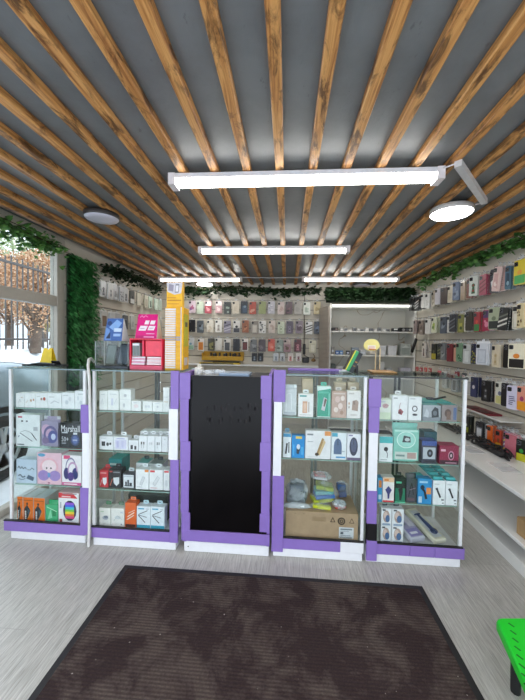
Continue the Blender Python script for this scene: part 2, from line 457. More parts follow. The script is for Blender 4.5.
tree((-13.6, 17.0, 1.0), 3.6, 1.5, LEAF_Y, 'distant yellow-green tree seen past the window post', name='distant_tree', n=3200, size=.08)
tree((-8.4, 10.9, 1.0), 2.1, .8, LEAF_Y, 'low yellowish tree behind the fence, close to the window post', name='low_tree', n=3200, size=.05)
# parked car
def car():
    root = empty('parked_car', (-3.55, 1.7, -.1), 'silver-blue car parked outside the left window', 'car')
    PAINT = M('#788792', .22, .3, .6, .01); DG = glass('car_glass', '#3a454c', 1.5); TY = M('#1b1b1d', .8); RIM = M('#b4b8bb', .3, .6)
    G = -.1; xi, xo = -2.72, -4.4
    # cross-section heights along the length
    st = [(-.45, .45, .62), (-.35, .32, .78), (.2, .25, 1.0), (.75, .24, 1.06), (2.0, .24, 1.08), (3.1, .25, 1.04), (3.7, .28, .95), (3.95, .4, .66)]
    mb = MB(); ring = []
    for y, zb, zt in st:
        taper = .10 if y in (-.45, 3.95) else (.04 if y in (-.35, 3.7) else 0)
        a, b = xi-taper, xo+taper
        ring.append([(a-.06, y, zb), (a, y, zb+.10), (a+.0, y, zb+(zt-zb)*.65), (a-.05, y, zt-.05), (a-.16, y, zt), (b+.16, y, zt), (b+.05, y, zt-.05), (b, y, zb+(zt-zb)*.65), (b, y, zb+.1), (b+.06, y, zb)])
    vs = [p for r in ring for p in r]; n = 10
    mb.mesh(vs, [(i*n+k, i*n+(k+1) % n, (i+1)*n+(k+1) % n, (i+1)*n+k) for i in range(len(ring)-1) for k in range(n)], PAINT, True)
    mb.face(ring[0], PAINT); mb.face(ring[-1][::-1], PAINT)
    mb.build('body', root)
    mb = MB(); cab = [(0.0, 1.0, -.1), (.5, 1.5, -.02), (1.45, 1.52, -.02), (2.25, 1.07, -.1)]
    rr = [[(xi-.06, y, .98), (xi-.16 if z > 1.2 else xi-.08, y, z), (xo+.16 if z > 1.2 else xo+.08, y, z), (xo+.06, y, .98)] for y, z, _ in cab]
    vs = [p for r in rr for p in r]
    mb.mesh(vs, [(i*4+k, i*4+k+1, i*4+4+k+1, i*4+4+k) for i in range(3) for k in (0, 2)], DG)
    mb.mesh(vs, [(1, 2, 6, 5), (9, 10, 14, 13)], DG); mb.mesh(vs, [(5, 6, 10, 9)], PAINT)
    mb.build('cabin', root)
    for y in (.35, 2.86):
        for x, sgn in ((xi, 1), (xo, -1)):
            mb = MB(); c = (x-.16*sgn, y, G+.32)
            mb.lathe([(.20, .0), (.30, 0), (.32, .03), (.32, .15*1), (.30, .18), (.215, .185), (.20, .15)] if sgn > 0 else [(.20, -.185), (.30, -.18), (.32, -.15), (.32, 0), (.2, 0)], c, TY, 28, 'x')
            w = mb.build('wheel', root)
            mb = MB(); cx = c[0]+.155*sgn
            mb.lathe([(.0, 0), (.21, 0), (.215, .012), (.19, .016), (.185, .004), (.0, .004)] if sgn > 0 else [(0, -.004), (.21, -.004), (.21, 0)], (cx-.03*sgn, y, c[2]), M('#26282a', .5), 28, 'x')
            for q in range(5):
                t = 2*math.pi*q/5+.3
                for dt in (-.16, .16):
                    mb.tube([(cx+.012*sgn, y+.05*math.cos(t), c[2]+.05*math.sin(t)), (cx+.012*sgn, y+.2*math.cos(t+dt), c[2]+.2*math.sin(t+dt))], [.024, .017], RIM, 6)
            mb.lathe([(.19, 0), (.21, 0), (.216, .02), (.2, .024), (.19, .0)], (cx-.005, y, c[2]), RIM, 28, 'x')
            mb.lathe([(0, 0), (.06, 0), (.05, .02), (0, .024)], (cx, y, c[2]), RIM, 16, 'x')
            mb.build('rim', w)
            mb = MB(); N = 20   # dark wheel arch
            P = [(y+.40*math.cos(math.pi*k/N), c[2]+.40*math.sin(math.pi*k/N)) for k in range(N+1)]; Q = [(y+.345*math.cos(math.pi*k/N), c[2]+.345*math.sin(math.pi*k/N)) for k in range(N+1)]
            for (a, b), (a2, b2), (d, e), (d2, e2) in zip(P, P[1:], Q, Q[1:]): mb.face([(x+.012*sgn, a, b), (x+.012*sgn, a2, b2), (x+.012*sgn, d2, e2), (x+.012*sgn, d, e)], TY)
            mb.build('wheel_arch', root)
    mb = MB(); mb.box(xi-.02, xi+.018, .85, 2.35, .10+.1, .30, TY, .02); mb.build('side_skirt', root)
    mb = MB(); mb.box(xi-.12, xi+.0, 3.6, 3.84, .66, .80, M('#e8ecee', .1, 0, .8), .03); mb.build('headlight', root)
car()

# ------------------------------------------------------------------ ivy
IVY = mat_leaf('#2c4f26', '#4a7a38', '#7ba655', 'ivy_leaf'); BOX = mat_leaf('#113a1a', '#2c7f3c', '#74c97c', 'boxwood_leaf'); DARKIVY = mat_leaf('#10200f', '#1c341a', '#2c4a26', 'dark_ivy_leaf')  # boxwood ramp is widened: its dark end paints deep shadow between blades
def ivyleaf(mb, p, s, rn, m, droop=.5):
    a = rn.uniform(0, 6.28); d = Vector((math.cos(a), math.sin(a), rn.uniform(-1., .3)*droop*2)).normalized(); w = d.cross(Vector((0, 0, 1)))
    w = (Matrix.Rotation(rn.uniform(-1, 1), 3, d) @ w).normalized(); n = d.cross(w)*.18*s
    P = [p, p+d*.25*s+w*.5*s+n, p+d*.62*s+w*.36*s, p+d*1.05*s-n, p+d*.62*s-w*.36*s, p+d*.25*s-w*.5*s+n]
    mb.face([P[0], P[1], P[2], P[3]], m); mb.face([P[0], P[3], P[4], P[5]], m)
def garland(pts, n, size, spread, label, m=IVY, name='ivy_garland', hang=.0, seed=1, stem=True):
    rn = random.Random(seed); mb = MB(); pts = [Vector(p) for p in pts]
    if stem:
        mb.tube(pts, .005, M('#3d3a22', .8), 5)
        for k in range(4):
            q = [p+Vector((rn.uniform(-1, 1)*spread[0]*.6, rn.uniform(-1, 1)*spread[1]*.6, rn.uniform(-1, 1)*spread[2]*.6)) for p in pts]
            mb.tube(q, .003, M('#3d3a22', .8), 4)
    for _ in range(n):
        t = rn.random()*(len(pts)-1); i = int(t); p = pts[i].lerp(pts[min(i+1, len(pts)-1)], t-i)
        p = p+Vector((rn.gauss(0, 1)*spread[0]*.5, rn.gauss(0, 1)*spread[1]*.5, rn.gauss(0, 1)*spread[2]*.5-abs(rn.gauss(0, 1))*hang*(.4+.6*math.sin(9*t)**2)))
        if p.z > ZC-.04: p.z = ZC-.04-rn.random()*.03
        if p.x > XR-.012: p.x = XR-.012-rn.random()*.02
        if p.x < XL+.012: p.x = XL+.012+rn.random()*.02
        if p.y > YB-.012: p.y = YB-.012-rn.random()*.02
        ivyleaf(mb, p, size*rn.uniform(.7, 1.3), rn, m)
    return tag(mb.build(name), label, 'garland')
garland([(XL+.06, y, 2.08) for y in (1.6, 1.95, 2.3, 2.6)], 420, .045, (.06, .1, .06), 'ivy garland draped over the top of the left window', hang=.05, seed=2)
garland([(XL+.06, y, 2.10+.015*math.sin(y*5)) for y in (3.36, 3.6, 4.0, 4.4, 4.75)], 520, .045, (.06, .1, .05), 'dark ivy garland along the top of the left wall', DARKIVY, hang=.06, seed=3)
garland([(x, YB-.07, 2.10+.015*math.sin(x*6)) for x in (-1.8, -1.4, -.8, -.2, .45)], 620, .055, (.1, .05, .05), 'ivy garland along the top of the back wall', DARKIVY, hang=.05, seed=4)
garland([(XR-.06, y, 2.11+.015*math.sin(y*4)) for y in (1.4, 2.0, 2.6, 3.2, 3.8, 4.4)], 820, .046, (.05, .12, .035), 'ivy garland along the top of the right wall', hang=.035, seed=5)
# dense boxwood mats
mb = MB(); rn = random.Random(6)
mb.box(XL+.001, XL+.02, 2.79, 3.17, .001, 2.06, M('#16321a', .8), .004)  # dark backing colour stands in for shade in the leaf gaps
for _ in range(4200):
    p = Vector((XL+.02+abs(rn.gauss(0, .03)), rn.uniform(2.76, 3.185), rn.uniform(.88, 2.075)))
    a = rn.uniform(-.8, .8); d = Vector((.75, math.sin(a), -math.cos(a)*.9)).normalized(); w = d.cross(Vector((1, 0, 0))).normalized()*.007; s = rn.uniform(.03, .06)
    mb.face([p, p+d*s*.5+w, p+d*s, p+d*s*.5-w], BOX)
tag(mb.build('boxwood_panel'), 'tall green artificial grass panel between the window and left wall', 'greenery')
mb = MB(); rn = random.Random(8)
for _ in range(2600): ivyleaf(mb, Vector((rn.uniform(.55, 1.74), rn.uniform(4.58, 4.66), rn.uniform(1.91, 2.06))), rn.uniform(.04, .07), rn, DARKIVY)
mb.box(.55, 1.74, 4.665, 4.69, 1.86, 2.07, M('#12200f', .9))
tag(mb.build('ivy_hedge_panel'), 'dark leafy hedge panel above the white shelving at back right', 'greenery')

# ------------------------------------------------------------------ lamps
TUBE = emit('#fffdf8', 9.5); CAP = M('#e3dcdc', .4)
def batten(x0, x1, y, label, seg=46):
    root = empty('batten_light', ((x0+x1)/2, y, ZC-.034), label, 'ceiling lamp', 'linear ceiling lights')
    z = ZC-.035; mb = MB(); mb.box(x0+.02, x1-.02, y-.037, y+.037, z-.03, z, M('#dddde0', .4), .003); mb.build('housing', root)
    mb = MB(); P = [(-.037, z-.026), (-.037, z-.036), (-.029, z-.050), (-.012, z-.058), (.012, z-.058), (.029, z-.050), (.037, z-.036), (.037, z-.026)]
    n = seg; vs = []
    for i in range(n+1):
        x = x0+.035+(x1-x0-.07)*i/n; k = 1.0
        vs += [(x, y+a, b) for a, b in P]
    mb.mesh(vs, [(i*8+k, i*8+k+1, i*8+8+k+1, i*8+8+k) for i in range(n) for k in range(7)], TUBE, True)
    d = mb.build('diffuser', root)
    mb = MB()
    for i in range(1, n):    # prismatic ribs across the diffuser
        x = x0+.035+(x1-x0-.07)*i/n; mb.box(x-.0012, x+.0012, y-.0385, y-.0365, z-.034, z-.022, M('#c9c9cc', .4))
    mb.build('rib_strip', d)
    for a, b in ((x0, x0+.036), (x1-.036, x1)):
        mb = MB(); mb.prism([(a, z), (a, z-.06), (b, z-.06), (b, z)], y-.04, y+.04, CAP); mb.build('end_cap', root)
batten(-.632, .755, 1.685, 'long linear ceiling light nearest the entrance')
batten(-.84, .55, 2.98, 'middle linear ceiling light above the shop floor')
batten(-1.80, -.63, 4.38, 'left one of the two far linear ceiling lights')
batten(.185, 1.45, 4.36, 'right one of the two far linear ceiling lights')
mb = MB(); mb.tube([(-.63, 4.375, ZC-.04), (-.2, 4.37, ZC-.045), (.185, 4.37, ZC-.04)], .008, M('#b9b9bc', .5), 6)
tag(mb.build('lamp_cable'), 'grey cable joining the two far linear lights', 'cable')
def disc(x, y, r, on, label):
    root = empty('round_light', (x, y, ZC-.034), label, 'ceiling lamp')
    z = ZC-.0345; mb = MB()
    mb.lathe([(r*.86, z), (r, z-.004), (r, z-.034), (r*.985, z-.036), (r*.96, z-.033), (r*.9, z-.03)], (x, y, 0), M('#3b3838' if not on else '#b7b4b2', .4), 36); mb.build('rim', root)
    mb = MB(); mb.lathe([(r*.965, z-.033), (r*.9, z-.040), (r*.5, z-.042), (0.0, z-.042)], (x, y, 0), emit('#ffffff', 11.) if on else M('#d5d3e0', .3, var=.02), 36); mb.build('diffuser', root)
disc(-1.30, 2.16, .115, False, 'unlit round ceiling lamp with dark rim at left')
disc(1.035, 2.16, .125, True, 'lit round ceiling lamp at right')
disc(-1.25, 4.76, .12, True, 'lit round ceiling lamp far back left')
disc(1.08, 4.84, .13, False, 'unlit round ceiling lamp far back right')
mb = MB(); a = Vector((.79, 1.60, ZC-.05)); b = Vector((1.16, 2.03, ZC-.05)); d = (b-a).normalized(); w = Vector((-d.y, d.x, 0))*.016; u = Vector((0, 0, .015))
V8 = [a-w-u, a+w-u, a+w+u, a-w+u, b-w-u, b+w-u, b+w+u, b-w+u]
mb.mesh(V8, [(0, 3, 2, 1), (4, 5, 6, 7), (0, 1, 5, 4), (2, 3, 7, 6), (1, 2, 6, 5), (0, 4, 7, 3)], M('#c9c7c6', .4))
root = tag(mb.build('cable_channel', origin=(.79, 1.60, ZC-.05)), 'white cable channel slanting from near light to lit round lamp', 'cable channel')
mb = MB(); mb.tube([(.735, 1.66, ZC-.045), (.762, 1.62, ZC-.05), (.79, 1.605, ZC-.045)], .004, M('#d8d0d0', .5), 6); mb.build('cable', root); mb = MB(); mb.tube([(1.15, 2.02, ZC-.05), (1.14, 2.045, ZC-.055), (1.132, 2.068, ZC-.05)], .004, M('#d8d0d0', .5), 6); mb.build('cable', root)

# ------------------------------------------------------------------ door mat
mb = MB(); RUG = mat_rug(); RUB = M('#1d1b1d', .6)
mb.box(-.902, .742, .35, 1.731, .0005, .006, RUB, .002); mr = tag(mb.build('door_mat', origin=(-.08, 1.0, 0)), 'large dark brown ribbed entrance mat on grey floor', 'mat')
mb = MB(); mb.box(-.872, .712, .38, 1.701, .006, .011, RUG, .002); mb.build('carpet', mr)

# ------------------------------------------------------------------ counter cabinets
Z1, Z2, Z3, Z0 = .846, .594, .352, .105
TOPZ = 1.106
def pxbox(r, Y, t, m, c=.0015):
    """board whose front face covers a photo rectangle on plane Y"""
    x0, x1, y0, y1 = r; ym = (y0+y1)/2; xm = (x0+x1)/2
    a = hit(x0, ym, Y=Y); b = hit(x1, ym, Y=Y); p = hit(xm, y0, Y=Y); q = hit(xm, y1, Y=Y)
    mb = MB(); mb.box(a.x, b.x, Y, Y+t, q.z, p.z, m, c); return mb
def cabinet(label, x0, x1, yf, strips, stile='#8a9090', shelves=(Z1, Z2, Z3), depth=.36, darktop=False, fascia=None, left_ext=0., posts='LR'):
    root = empty('display_cabinet', ((x0+x1)/2, yf, 0), label, 'display cabinet', 'counter cabinets')
    yb = yf+depth
    mb = MB(); mb.box(x0+.004, x1-.004, yf+.004, yb-.004, 0, .058, WHITE, .003); mb.build('plinth', root)
    mb = MB(); mb.box(x0+.002, x1-.002, yf+.002, yb-.002, .058, Z0, M('#d9dadd', .4), .002); mb.build('base_board', root)
    for r, col in (fascia or [((x0-left_ext, x1), PURPLE)]):
        mb = MB(); mb.box(r[0], r[1], yf-.012, yf+.001, .058, .122, col, .002); mb.build('fascia', root)
    mb = MB(); mb.box(x0-left_ext, x1, yf-.014, yf+.003, .122, .130, BLACK, .001); mb.build('edge_strip', root)
    for sx, xx in (('L', x0), ('R', x1-.018)):
        for q, yy in (('f', yf), ('b', yb-.018)):
            mb = MB(); mb.box(xx, xx+.018, yy, yy+.018, Z0, TOPZ-.010, ALU if (sx in posts or q == 'b') else BLACK, .002); mb.build('post', root)
    for z in shelves:
        mb = MB(); mb.box(x0+.02, x1-.02, yf+.022, yb-.025, z-.006, z-.0005, SHELF_GLASS, 0, front=GEDGE); mb.build('shelf', root)
    mb = MB(); mb.box(x0+.019, x1-.019, yf+.006, yf+.010, Z0+.002, TOPZ-.012, GLASS); mb.build('front_glass', root)
    for xx in (x0+.006, x1-.010):
        mb = MB(); mb.box(xx, xx+.004, yf+.019, yb-.019, Z0+.002, TOPZ-.012, GLASS); mb.build('side_glass', root)
    xm = (x0+x1)/2
    for k, (a, b) in enumerate(((x0+.02, xm+.02), (xm-.02, x1-.02))):
        mb = MB(); mb.box(a, b, yb-.018+.008*k, yb-.014+.008*k, Z0+.004, TOPZ-.012, GLASS); d = mb.build('sliding_door', root)
        mb = MB(); e = b-.016 if k == 0 else a; mb.box(e, e+.016, yb-.020+.008*k, yb-.012+.008*k, Z0+.004, TOPZ-.012, M(stile, .4), .001); mb.build('door_stile', d)
    mb = MB(); mb.box(x0-.004, x1+.004, yf-.006, yb+.004, TOPZ-.009, TOPZ-.001, SHELF_GLASS, 0, front=M('#2b2c30', .3) if darktop else M('#7f9497', .2)); mb.build('top_glass', root)
    if darktop:
        mb = MB(); mb.box(x0+.002, x1-.002, yb-.018, yb+.003, TOPZ-.03, TOPZ-.0095, M('#2b2c30', .3)); mb.build('rear_rail', root)
    for r, col in strips:
        pxbox(r, yf-.0165, .0155, {'P': PURPLE, 'W': WHITE, 'K': BLACK}[col]).build('trim_panel', root)
    return root
CAB_A = dict(x0=-1.757, x1=-1.245, yf=1.895); CAB_B = dict(x0=-1.195, x1=-.657, yf=1.885); CAB_D = dict(x0=-.066, x1=.47, yf=1.895); CAB_E = dict(x0=.485, x1=1.03, yf=1.90)
cabinet('leftmost glass display cabinet beside the window, purple and white trim', **CAB_A, left_ext=.03, strips=[((80.5, 89, 405, 433), 'P'), ((82, 89, 433, 488), 'W'), ((80, 88.5, 488, 535), 'P')])
cabinet('glass display cabinet full of white boxes, left of the blackboard', **CAB_B, stile='#565c5b', strips=[((170.5, 178.6, 371, 409), 'P'), ((168.5, 177.6, 409, 460), 'W'), ((170, 178.4, 460, 506), 'P'), ((169.5, 177.8, 506, 543), 'P')])
cabinet('glass display cabinet with cardboard box, right of the blackboard', **CAB_D, shelves=(Z1, Z2), posts='R', strips=[((273.5, 285.5, 370, 402), 'P'), ((273.5, 281.5, 402, 476), 'W'), ((272, 283.5, 476, 552), 'P')],
        fascia=[((-.066, .335), PURPLE), ((.336, .47), WHITE)], darktop=False)
cabinet('rightmost glass display cabinet next to the long white shelf', **CAB_E, posts='R', darktop=True, stile='#2f3234', strips=[((369, 381.5, 379, 407), 'P'), ((369, 379.5, 407, 433), 'P'), ((368.5, 377.5, 433, 491), 'W'), ((367, 377, 491, 524), 'P'), ((367.5, 377, 524, 541), 'K'), ((366.5, 377, 541, 561), 'P')],
        fascia=[((.545, .735), PURPLE), ((.736, .875), PURPLE), ((.876, 1.04), PURPLE)])
# lock and castor hardware visible between cabinets
# blackboard cabinet
def board_cab():
    x0, x1, yf = -.612, -.084, 1.885; yb = yf+.36
    root = empty('blackboard_cabinet', ((x0+x1)/2, yf, 0), 'counter unit with black chalkboard front and stepped purple border', 'cabinet')
    mb = MB(); mb.box(x0+.004, x1-.004, yf+.004, yb-.004, 0, .062, WHITE, .003); mb.build('plinth', root)
    mb = MB(); mb.lathe([(0, 0), (.004, 0), (.003, .002), (0, .002)], (x0+.03, yf+.004, .03), BLACK, 10, 'y'); mb.build('screw', root)
    for a, b in ((x0, x0+.018), (x1-.018, x1)):
        mb = MB(); mb.box(a, b, yf+.001, yb, .062, TOPZ-.002, PURPLE, .002); mb.build('side_panel', root)
    mb = MB(); mb.box(x0+.018, x1-.018, yf+.02, yb, .062, TOPZ-.05, BLACK); mb.build('carcass', root)
    m, nt, out = nodes('chalkboard'); b = princ(nt, out, .28, .22)
    n = noise(nt, coords(nt, (1.5, 1, 1)), 5, 5, .6)
    L(nt, ramp(nt, n, [(.35, '#060506'), (.7, '#0e0b0c')]), b.inputs['Base Color'])
    mb = MB(); mb.box(x0+.05, x1-.05, yf-.004, yf+.012, .12, TOPZ-.022, m, .001); bd = mb.build('chalkboard', root)
    # ghost of two rubbed-out chalk words
    ck = M('#29272a', .9); mb = MB(); rn = random.Random(3)
    for row, (z, xs) in enumerate(((.865, [-.475, -.43, -.395, -.355, -.315, -.27, -.235, -.19]), (.80, [-.48, -.45, -.41, -.375, -.335, -.29, -.25, -.215]))):
        for x in xs:
            for k in range(2):
                xx = x+rn.uniform(-.008, .012); h = rn.uniform(.025, .055); zz = z+rn.uniform(-.012, .012)
                mb.box(xx, xx+.0035, yf-.0048, yf-.0042, zz, zz+h, ck)
                if k: mb.box(xx, xx+rn.uniform(.01, .022), yf-.0048, yf-.0042, zz+h*rn.uniform(.2, .9), zz+h*.9+.004, ck)
    mb.build('chalk_residue', bd)
    Yt = yf-.012
    s = 3.5
    for (a, b, c, d) in [(15, 53, 45, 136), (17, 47, 136, 285), (18, 53, 285, 388), (20, 48, 388, 535), (22, 52, 535, 603.5),
                         (300, 338, 55, 137), (303, 335, 137, 290), (297, 335, 290, 390), (302, 331, 390, 540), (296, 331, 540, 603.5)]:
        pxbox((175+a/s, 175+b/s, 360+c/s, 360+d/s), Yt, .008, PURPLE).build('trim_panel', root)
    pxbox((175+22/s, 175+331/s, 360+604/s, 360+642/s), Yt-.001, .009, PURPLE).build('fascia', root)
    mb = MB(); mb.box(x0+.019, x1-.019, yf+.013, yb-.002, TOPZ-.049, TOPZ-.03, M('#3a3b3f', .4), .002); mb.build('top_panel', root)
    return yf
board_cab()
BT = TOPZ-.03

# ------------------------------------------------------------------ goods in the cabinets
def fit(a, b, z):
    """keep goods between the side panes of their cabinet, a hair above the shelf"""
    for c in (CAB_A, CAB_B, CAB_D, CAB_E):
        if c['x0'] < (a+b)/2 < c['x1']: a = max(a, c['x0']+.0215); b = min(b, c['x1']-.0215)
    return a, b, z+.0005
def carton(name, label, cat, px, z, front, Y=1.925, d=.05, side=None, top=None, elems=(), tab=None, group=None, h=None, rot=0., gap=.0006, lid=None):
    """printed carton standing on a shelf: px = left, right, top in the photo"""
    x0, x1, yt = px; a = hit(x0, yt+8, Y=Y).x+gap; b = hit(x1, yt+8, Y=Y).x-gap
    h = h or hit((x0+x1)/2, yt, Y=Y).z-z
    a, b, z = fit(a, b, z)
    mb = MB(); w = b-a; fm = M(front, .4); sm = M(side or front, .45); tm = M(top or side or front, .45)
    mb.box(-w/2, w/2, -d/2, d/2, 0, h, sm, .0012, top=tm, front=fm)
    mb.face([(-w/2+.002, -d*.1, h+.0003), (w/2-.002, -d*.1, h+.0003), (w/2-.002, -d*.1+.001, h+.0003), (-w/2+.002, -d*.1+.001, h+.0003)], M('#8b8b8b', .6))
    art(mb, -w/2+.0012, w/2-.0012, .0012, h-.0012, -d/2, elems)
    o = mb.build(name, local=True); o.location = ((a+b)/2, Y+d/2, z); o.rotation_euler = (0, 0, rot)
    tag(o, label, cat, group)
    if lid:
        t = MB(); t.box(-w*.42, w*.42, -d*.36, d*.36, h-.001, h+.016, M(lid, .4), .008); t.build('lid', o, local=True)
    if tab:
        t = MB(); th = .022; tw = min(w*.5, .035)
        P = rrect(-tw/2, tw/2, h-.001, h+th, .006); yq = d*.25
        t.prism(P, yq, yq+.0015, M(tab, .45), None)
        t.box(-.008, .008, yq-.0004, yq-.0001, h+.008, h+.013, M('#777777', .6))
        t.build('hang_tab', o, local=True)
    return o
W = '#eef0f2'
S5 = 5.526
# -- leftmost cabinet, top shelf
pp = [(14.6, 24.4, 393.5), (24.5, 35.4, 393.3), (35.5, 47.4, 393.2), (47.5, 61.4, 393.2), (61.6, 74.5, 392.6), (74.7, 86.5, 391)]
ln = ['with pale grey swirl print', 'with tan dot print', 'with red dot print', 'with faint wave print', 'with faint flower print', 'nearest the right post']
es = [[('l', [(.3, .3), (.45, .6), (.6, .4)], .06, '#c9ccd0'), ('r', .6, .7, .85, .76, '#c9b7a8')],
      [('e', .6, .5, .1, .1, '#c8a98c'), ('e', .85, .55, .08, .08, '#b98f7a'), ('l', [(.1, .3), (.3, .5)], .05, '#d2c5b8')],
      [('e', .5, .6, .09, .09, '#a5816f'), ('e', .75, .62, .12, .12, '#b0523f'), ('r', .1, .75, .4, .8, '#c9c9c9')],
      [('l', [(.2, .3), (.5, .5), (.85, .35)], .05, '#bfc3c8'), ('r', .1, .72, .5, .78, '#c9cacc')],
      [('e', .4, .4, .14, .14, '#cfd6dc'), ('e', .65, .6, .12, .14, '#dcdfe3'), ('r', .1, .8, .5, .85, '#c4c8cc')],
      [('e', .3, .6, .1, .12, '#d3d9de'), ('e', .6, .35, .14, .12, '#cfd6dc'), ('r', .3, .8, .8, .86, '#c4c8cc')]]
for p, l, e in zip(pp, ln, es):
    carton('earphone_box', 'small white earphone box '+l+', top shelf of leftmost cabinet', 'box', p, Z1, W, d=.06, elems=e, top='#f4f5f6', group='white boxes on the leftmost top shelf')
# second shelf
carton('neckband_box', 'white box printed with black neckband earphones, second shelf of leftmost cabinet', 'box', (15.4, 39.8, 414.7), Z2, '#e6ecee', d=.05,
       elems=lines(.08, .90, .36, .96, 1, '#c2405a', 4, .8)+[('r', .22, .77, .30, .82, '#333a40'), ('r', .42, .77, .50, .82, '#6a7076'), ('r', .74, .5, .92, .62, '#b7bdc3'),
       ('l', [(.18, .44), (.38, .5), (.55, .47), (.66, .42)], .016, '#8a9298'), ('l', [(.16, .42), (.42, .3), (.7, .16)], .024, '#3d444b'), ('l', [(.66, .42), (.78, .3), (.88, .2)], .034, '#30363c'), ('l', [(.1, .28), (.14, .34)], .03, '#6b7f9a')]+lines(.06, .04, .5, .1, 1, '#4a5056', 3))
def headphone_art(cx, cy, r, band, cup):
    return [('o', cx, cy+.05*r, r*.78, r*1.0, .84, band), ('e', cx-r*.62, cy-r*.45, r*.42, r*.55, cup), ('e', cx+r*.62, cy-r*.45, r*.42, r*.55, cup)]
def pouch(name, label, cat, px, z, body, Y=1.925, d=.035, elems=(), clear=True, header=None, group=None, lean=0.):
    """soft plastic bag: bulged body, flat sealed top edge with a hang hole"""
    x0, x1, yt = px; a = hit(x0, yt+8, Y=Y).x+.001; b = hit(x1, yt+8, Y=Y).x-.001; h = hit((x0+x1)/2, yt, Y=Y).z-z; a, b, z = fit(a, b, z); w = b-a
    mb = MB(); n, mN = 8, 10; fm = M(body, .25)
    def pt(i, j, s):
        u = i/n; v = j/mN; bul = (math.sin(math.pi*u)**.6)*(math.sin(math.pi*min(1, v*.97+.06))**.5 if v < .9 else .12)
        return ((u-.5)*w*(1-.04*math.sin(3*v)), s*d/2*bul*(1+.08*math.sin(11*u+7*v)), v*h)
    for s in (-1, 1):
        vs = [pt(i, j, s) for j in range(mN+1) for i in range(n+1)]
        fs = [(j*(n+1)+i, j*(n+1)+i+1, (j+1)*(n+1)+i+1, (j+1)*(n+1)+i) for j in range(mN) for i in range(n)]
        mb.mesh(vs, [f if s < 0 else f[::-1] for f in fs], fm, True)
    o = mb.build(name, local=True); o.location = ((a+b)/2, Y+d/2+.003, z); o.rotation_euler = (lean, 0, 0); tag(o, label, cat, group)
    t = MB(); t.box(-w/2+.001, w/2-.001, -d/2-.002, -d/2-.0012, h*.06, h*.86, M(elems[0][1] if elems and elems[0][0] == 'bg' else body, .4))
    art(t, -w/2+.001, w/2-.001, h*.06, h*.86, -d/2-.002, [e for e in elems if e[0] != 'bg']); t.build('printed_label', o, local=True)
    if header:
        t = MB(); t.box(-w/2, w/2, -.002, .002, h*.9, h, M(header, .4)); t.build('header_card', o, local=True)
    return o
pouch('headphone_pouch', 'clear pouch holding purple headphones, middle of second shelf in leftmost cabinet', 'headphones', (41, 58.2, 417), Z2, '#a79fb8', d=.045,
      elems=[('bg', '#9c96b0'), ('e', .3, .62, .3, .25, '#c9a9c4'), ('o', .55, .45, .42, .36, .7, '#6a6490'), ('e', .68, .36, .28, .26, '#5b5f9a'), ('e', .72, .36, .14, .13, '#c7cfe6'), ('e', .25, .2, .2, .14, '#7f6f93')], header='#c3c6cc')
carton('headphone_box', 'black headphone box with white script lettering, right end of second shelf', 'box', (59.3, 81.5, 423.5), Z2, '#25272b', d=.06, side='#303236',
       elems=[('t', 'Marshall', .08, .66, .93, .92, '#e9ebee'), ('r', .1, .6, .38, .65, '#c9ccd0'), ('t', '50+', .1, .26, .42, .46, '#d6d9dd'), ('r', .1, .16, .3, .22, '#8d9196'),
              ('e', .72, .34, .2, .24, '#3c4a74'), ('e', .72, .34, .13, .16, '#5b6ea6'), ('r', .64, .56, .82, .64, '#d8dbe2'), ('r', .62, .3, .82, .36, '#aab4d4')], group=None)
carton('flat_red_box', 'flat red box lying behind the front row in leftmost cabinet', 'box', (58, 80, 449), Z3, '#b8323e', Y=2.02, d=.16, h=.20, top='#c8414b')
# third shelf
carton('sketch_box', 'pale blue box with dark brush script and sketch, third shelf left end', 'box', (14, 36.5, 459.5), Z3, '#c3d3e4', d=.06, top='#aebfce',
       elems=[('l', [(.06, .62), (.14, .72), (.2, .6), (.28, .7), (.34, .6), (.44, .68), (.5, .6)], .035, '#3d4650'), ('l', [(.56, .58), (.68, .56), (.78, .66), (.9, .58)], .03, '#59636e'), ('p', [(.5, .2), (.84, .1), (.9, .26), (.6, .36)], '#5a6b80'), ('l', [(.1, .3), (.2, .36), (.32, .24), (.45, .3)], .05, '#4c5a6a'), ('l', [(.12, .18), (.3, .14), (.45, .2)], .035, '#6b7888')])
carton('headphone_box', 'pink box picturing lilac headphones with pale blue sticker, third shelf', 'box', (37, 61.4, 453), Z3, '#ebc3d1', d=.07, top='#e3d3da',
       elems=[('e', .18, .93, .16, .055, '#5c9fc4'), ('o', .5, .55, .38, .3, .82, '#f0b9c4'), ('e', .5, .58, .3, .2, '#f6dfe4'), ('e', .27, .28, .24, .17, '#a58cc9'), ('e', .74, .28, .24, .17, '#a58cc9'), ('e', .4, .52, .035, .03, '#2a2a30'), ('e', .58, .52, .035, .03, '#2a2a30'), ('e', .5, .30, .06, .08, '#6fa0d0'), ('e', .5, .05, .05, .025, '#b06a8a')])
carton('headphone_box', 'white and pink box picturing dark purple headphones, third shelf right end', 'box', (61.8, 81.5, 455.5), Z3, '#f3eef2', d=.07,
       elems=[('r', 0, 0, 1, .1, '#d65a94'), ('r', .08, .88, .42, 1, '#d9517d')]+headphone_art(.46, .56, .36, '#8a86a6', '#3e3b78')+[('o', .56, .52, .26, .28, .75, '#c9a3c6'), ('e', .46, .3, .16, .15, '#57408c'), ('e', .72, .36, .12, .14, '#2f3b76'), ('r', .1, .03, .8, .07, '#f6dbe6')])
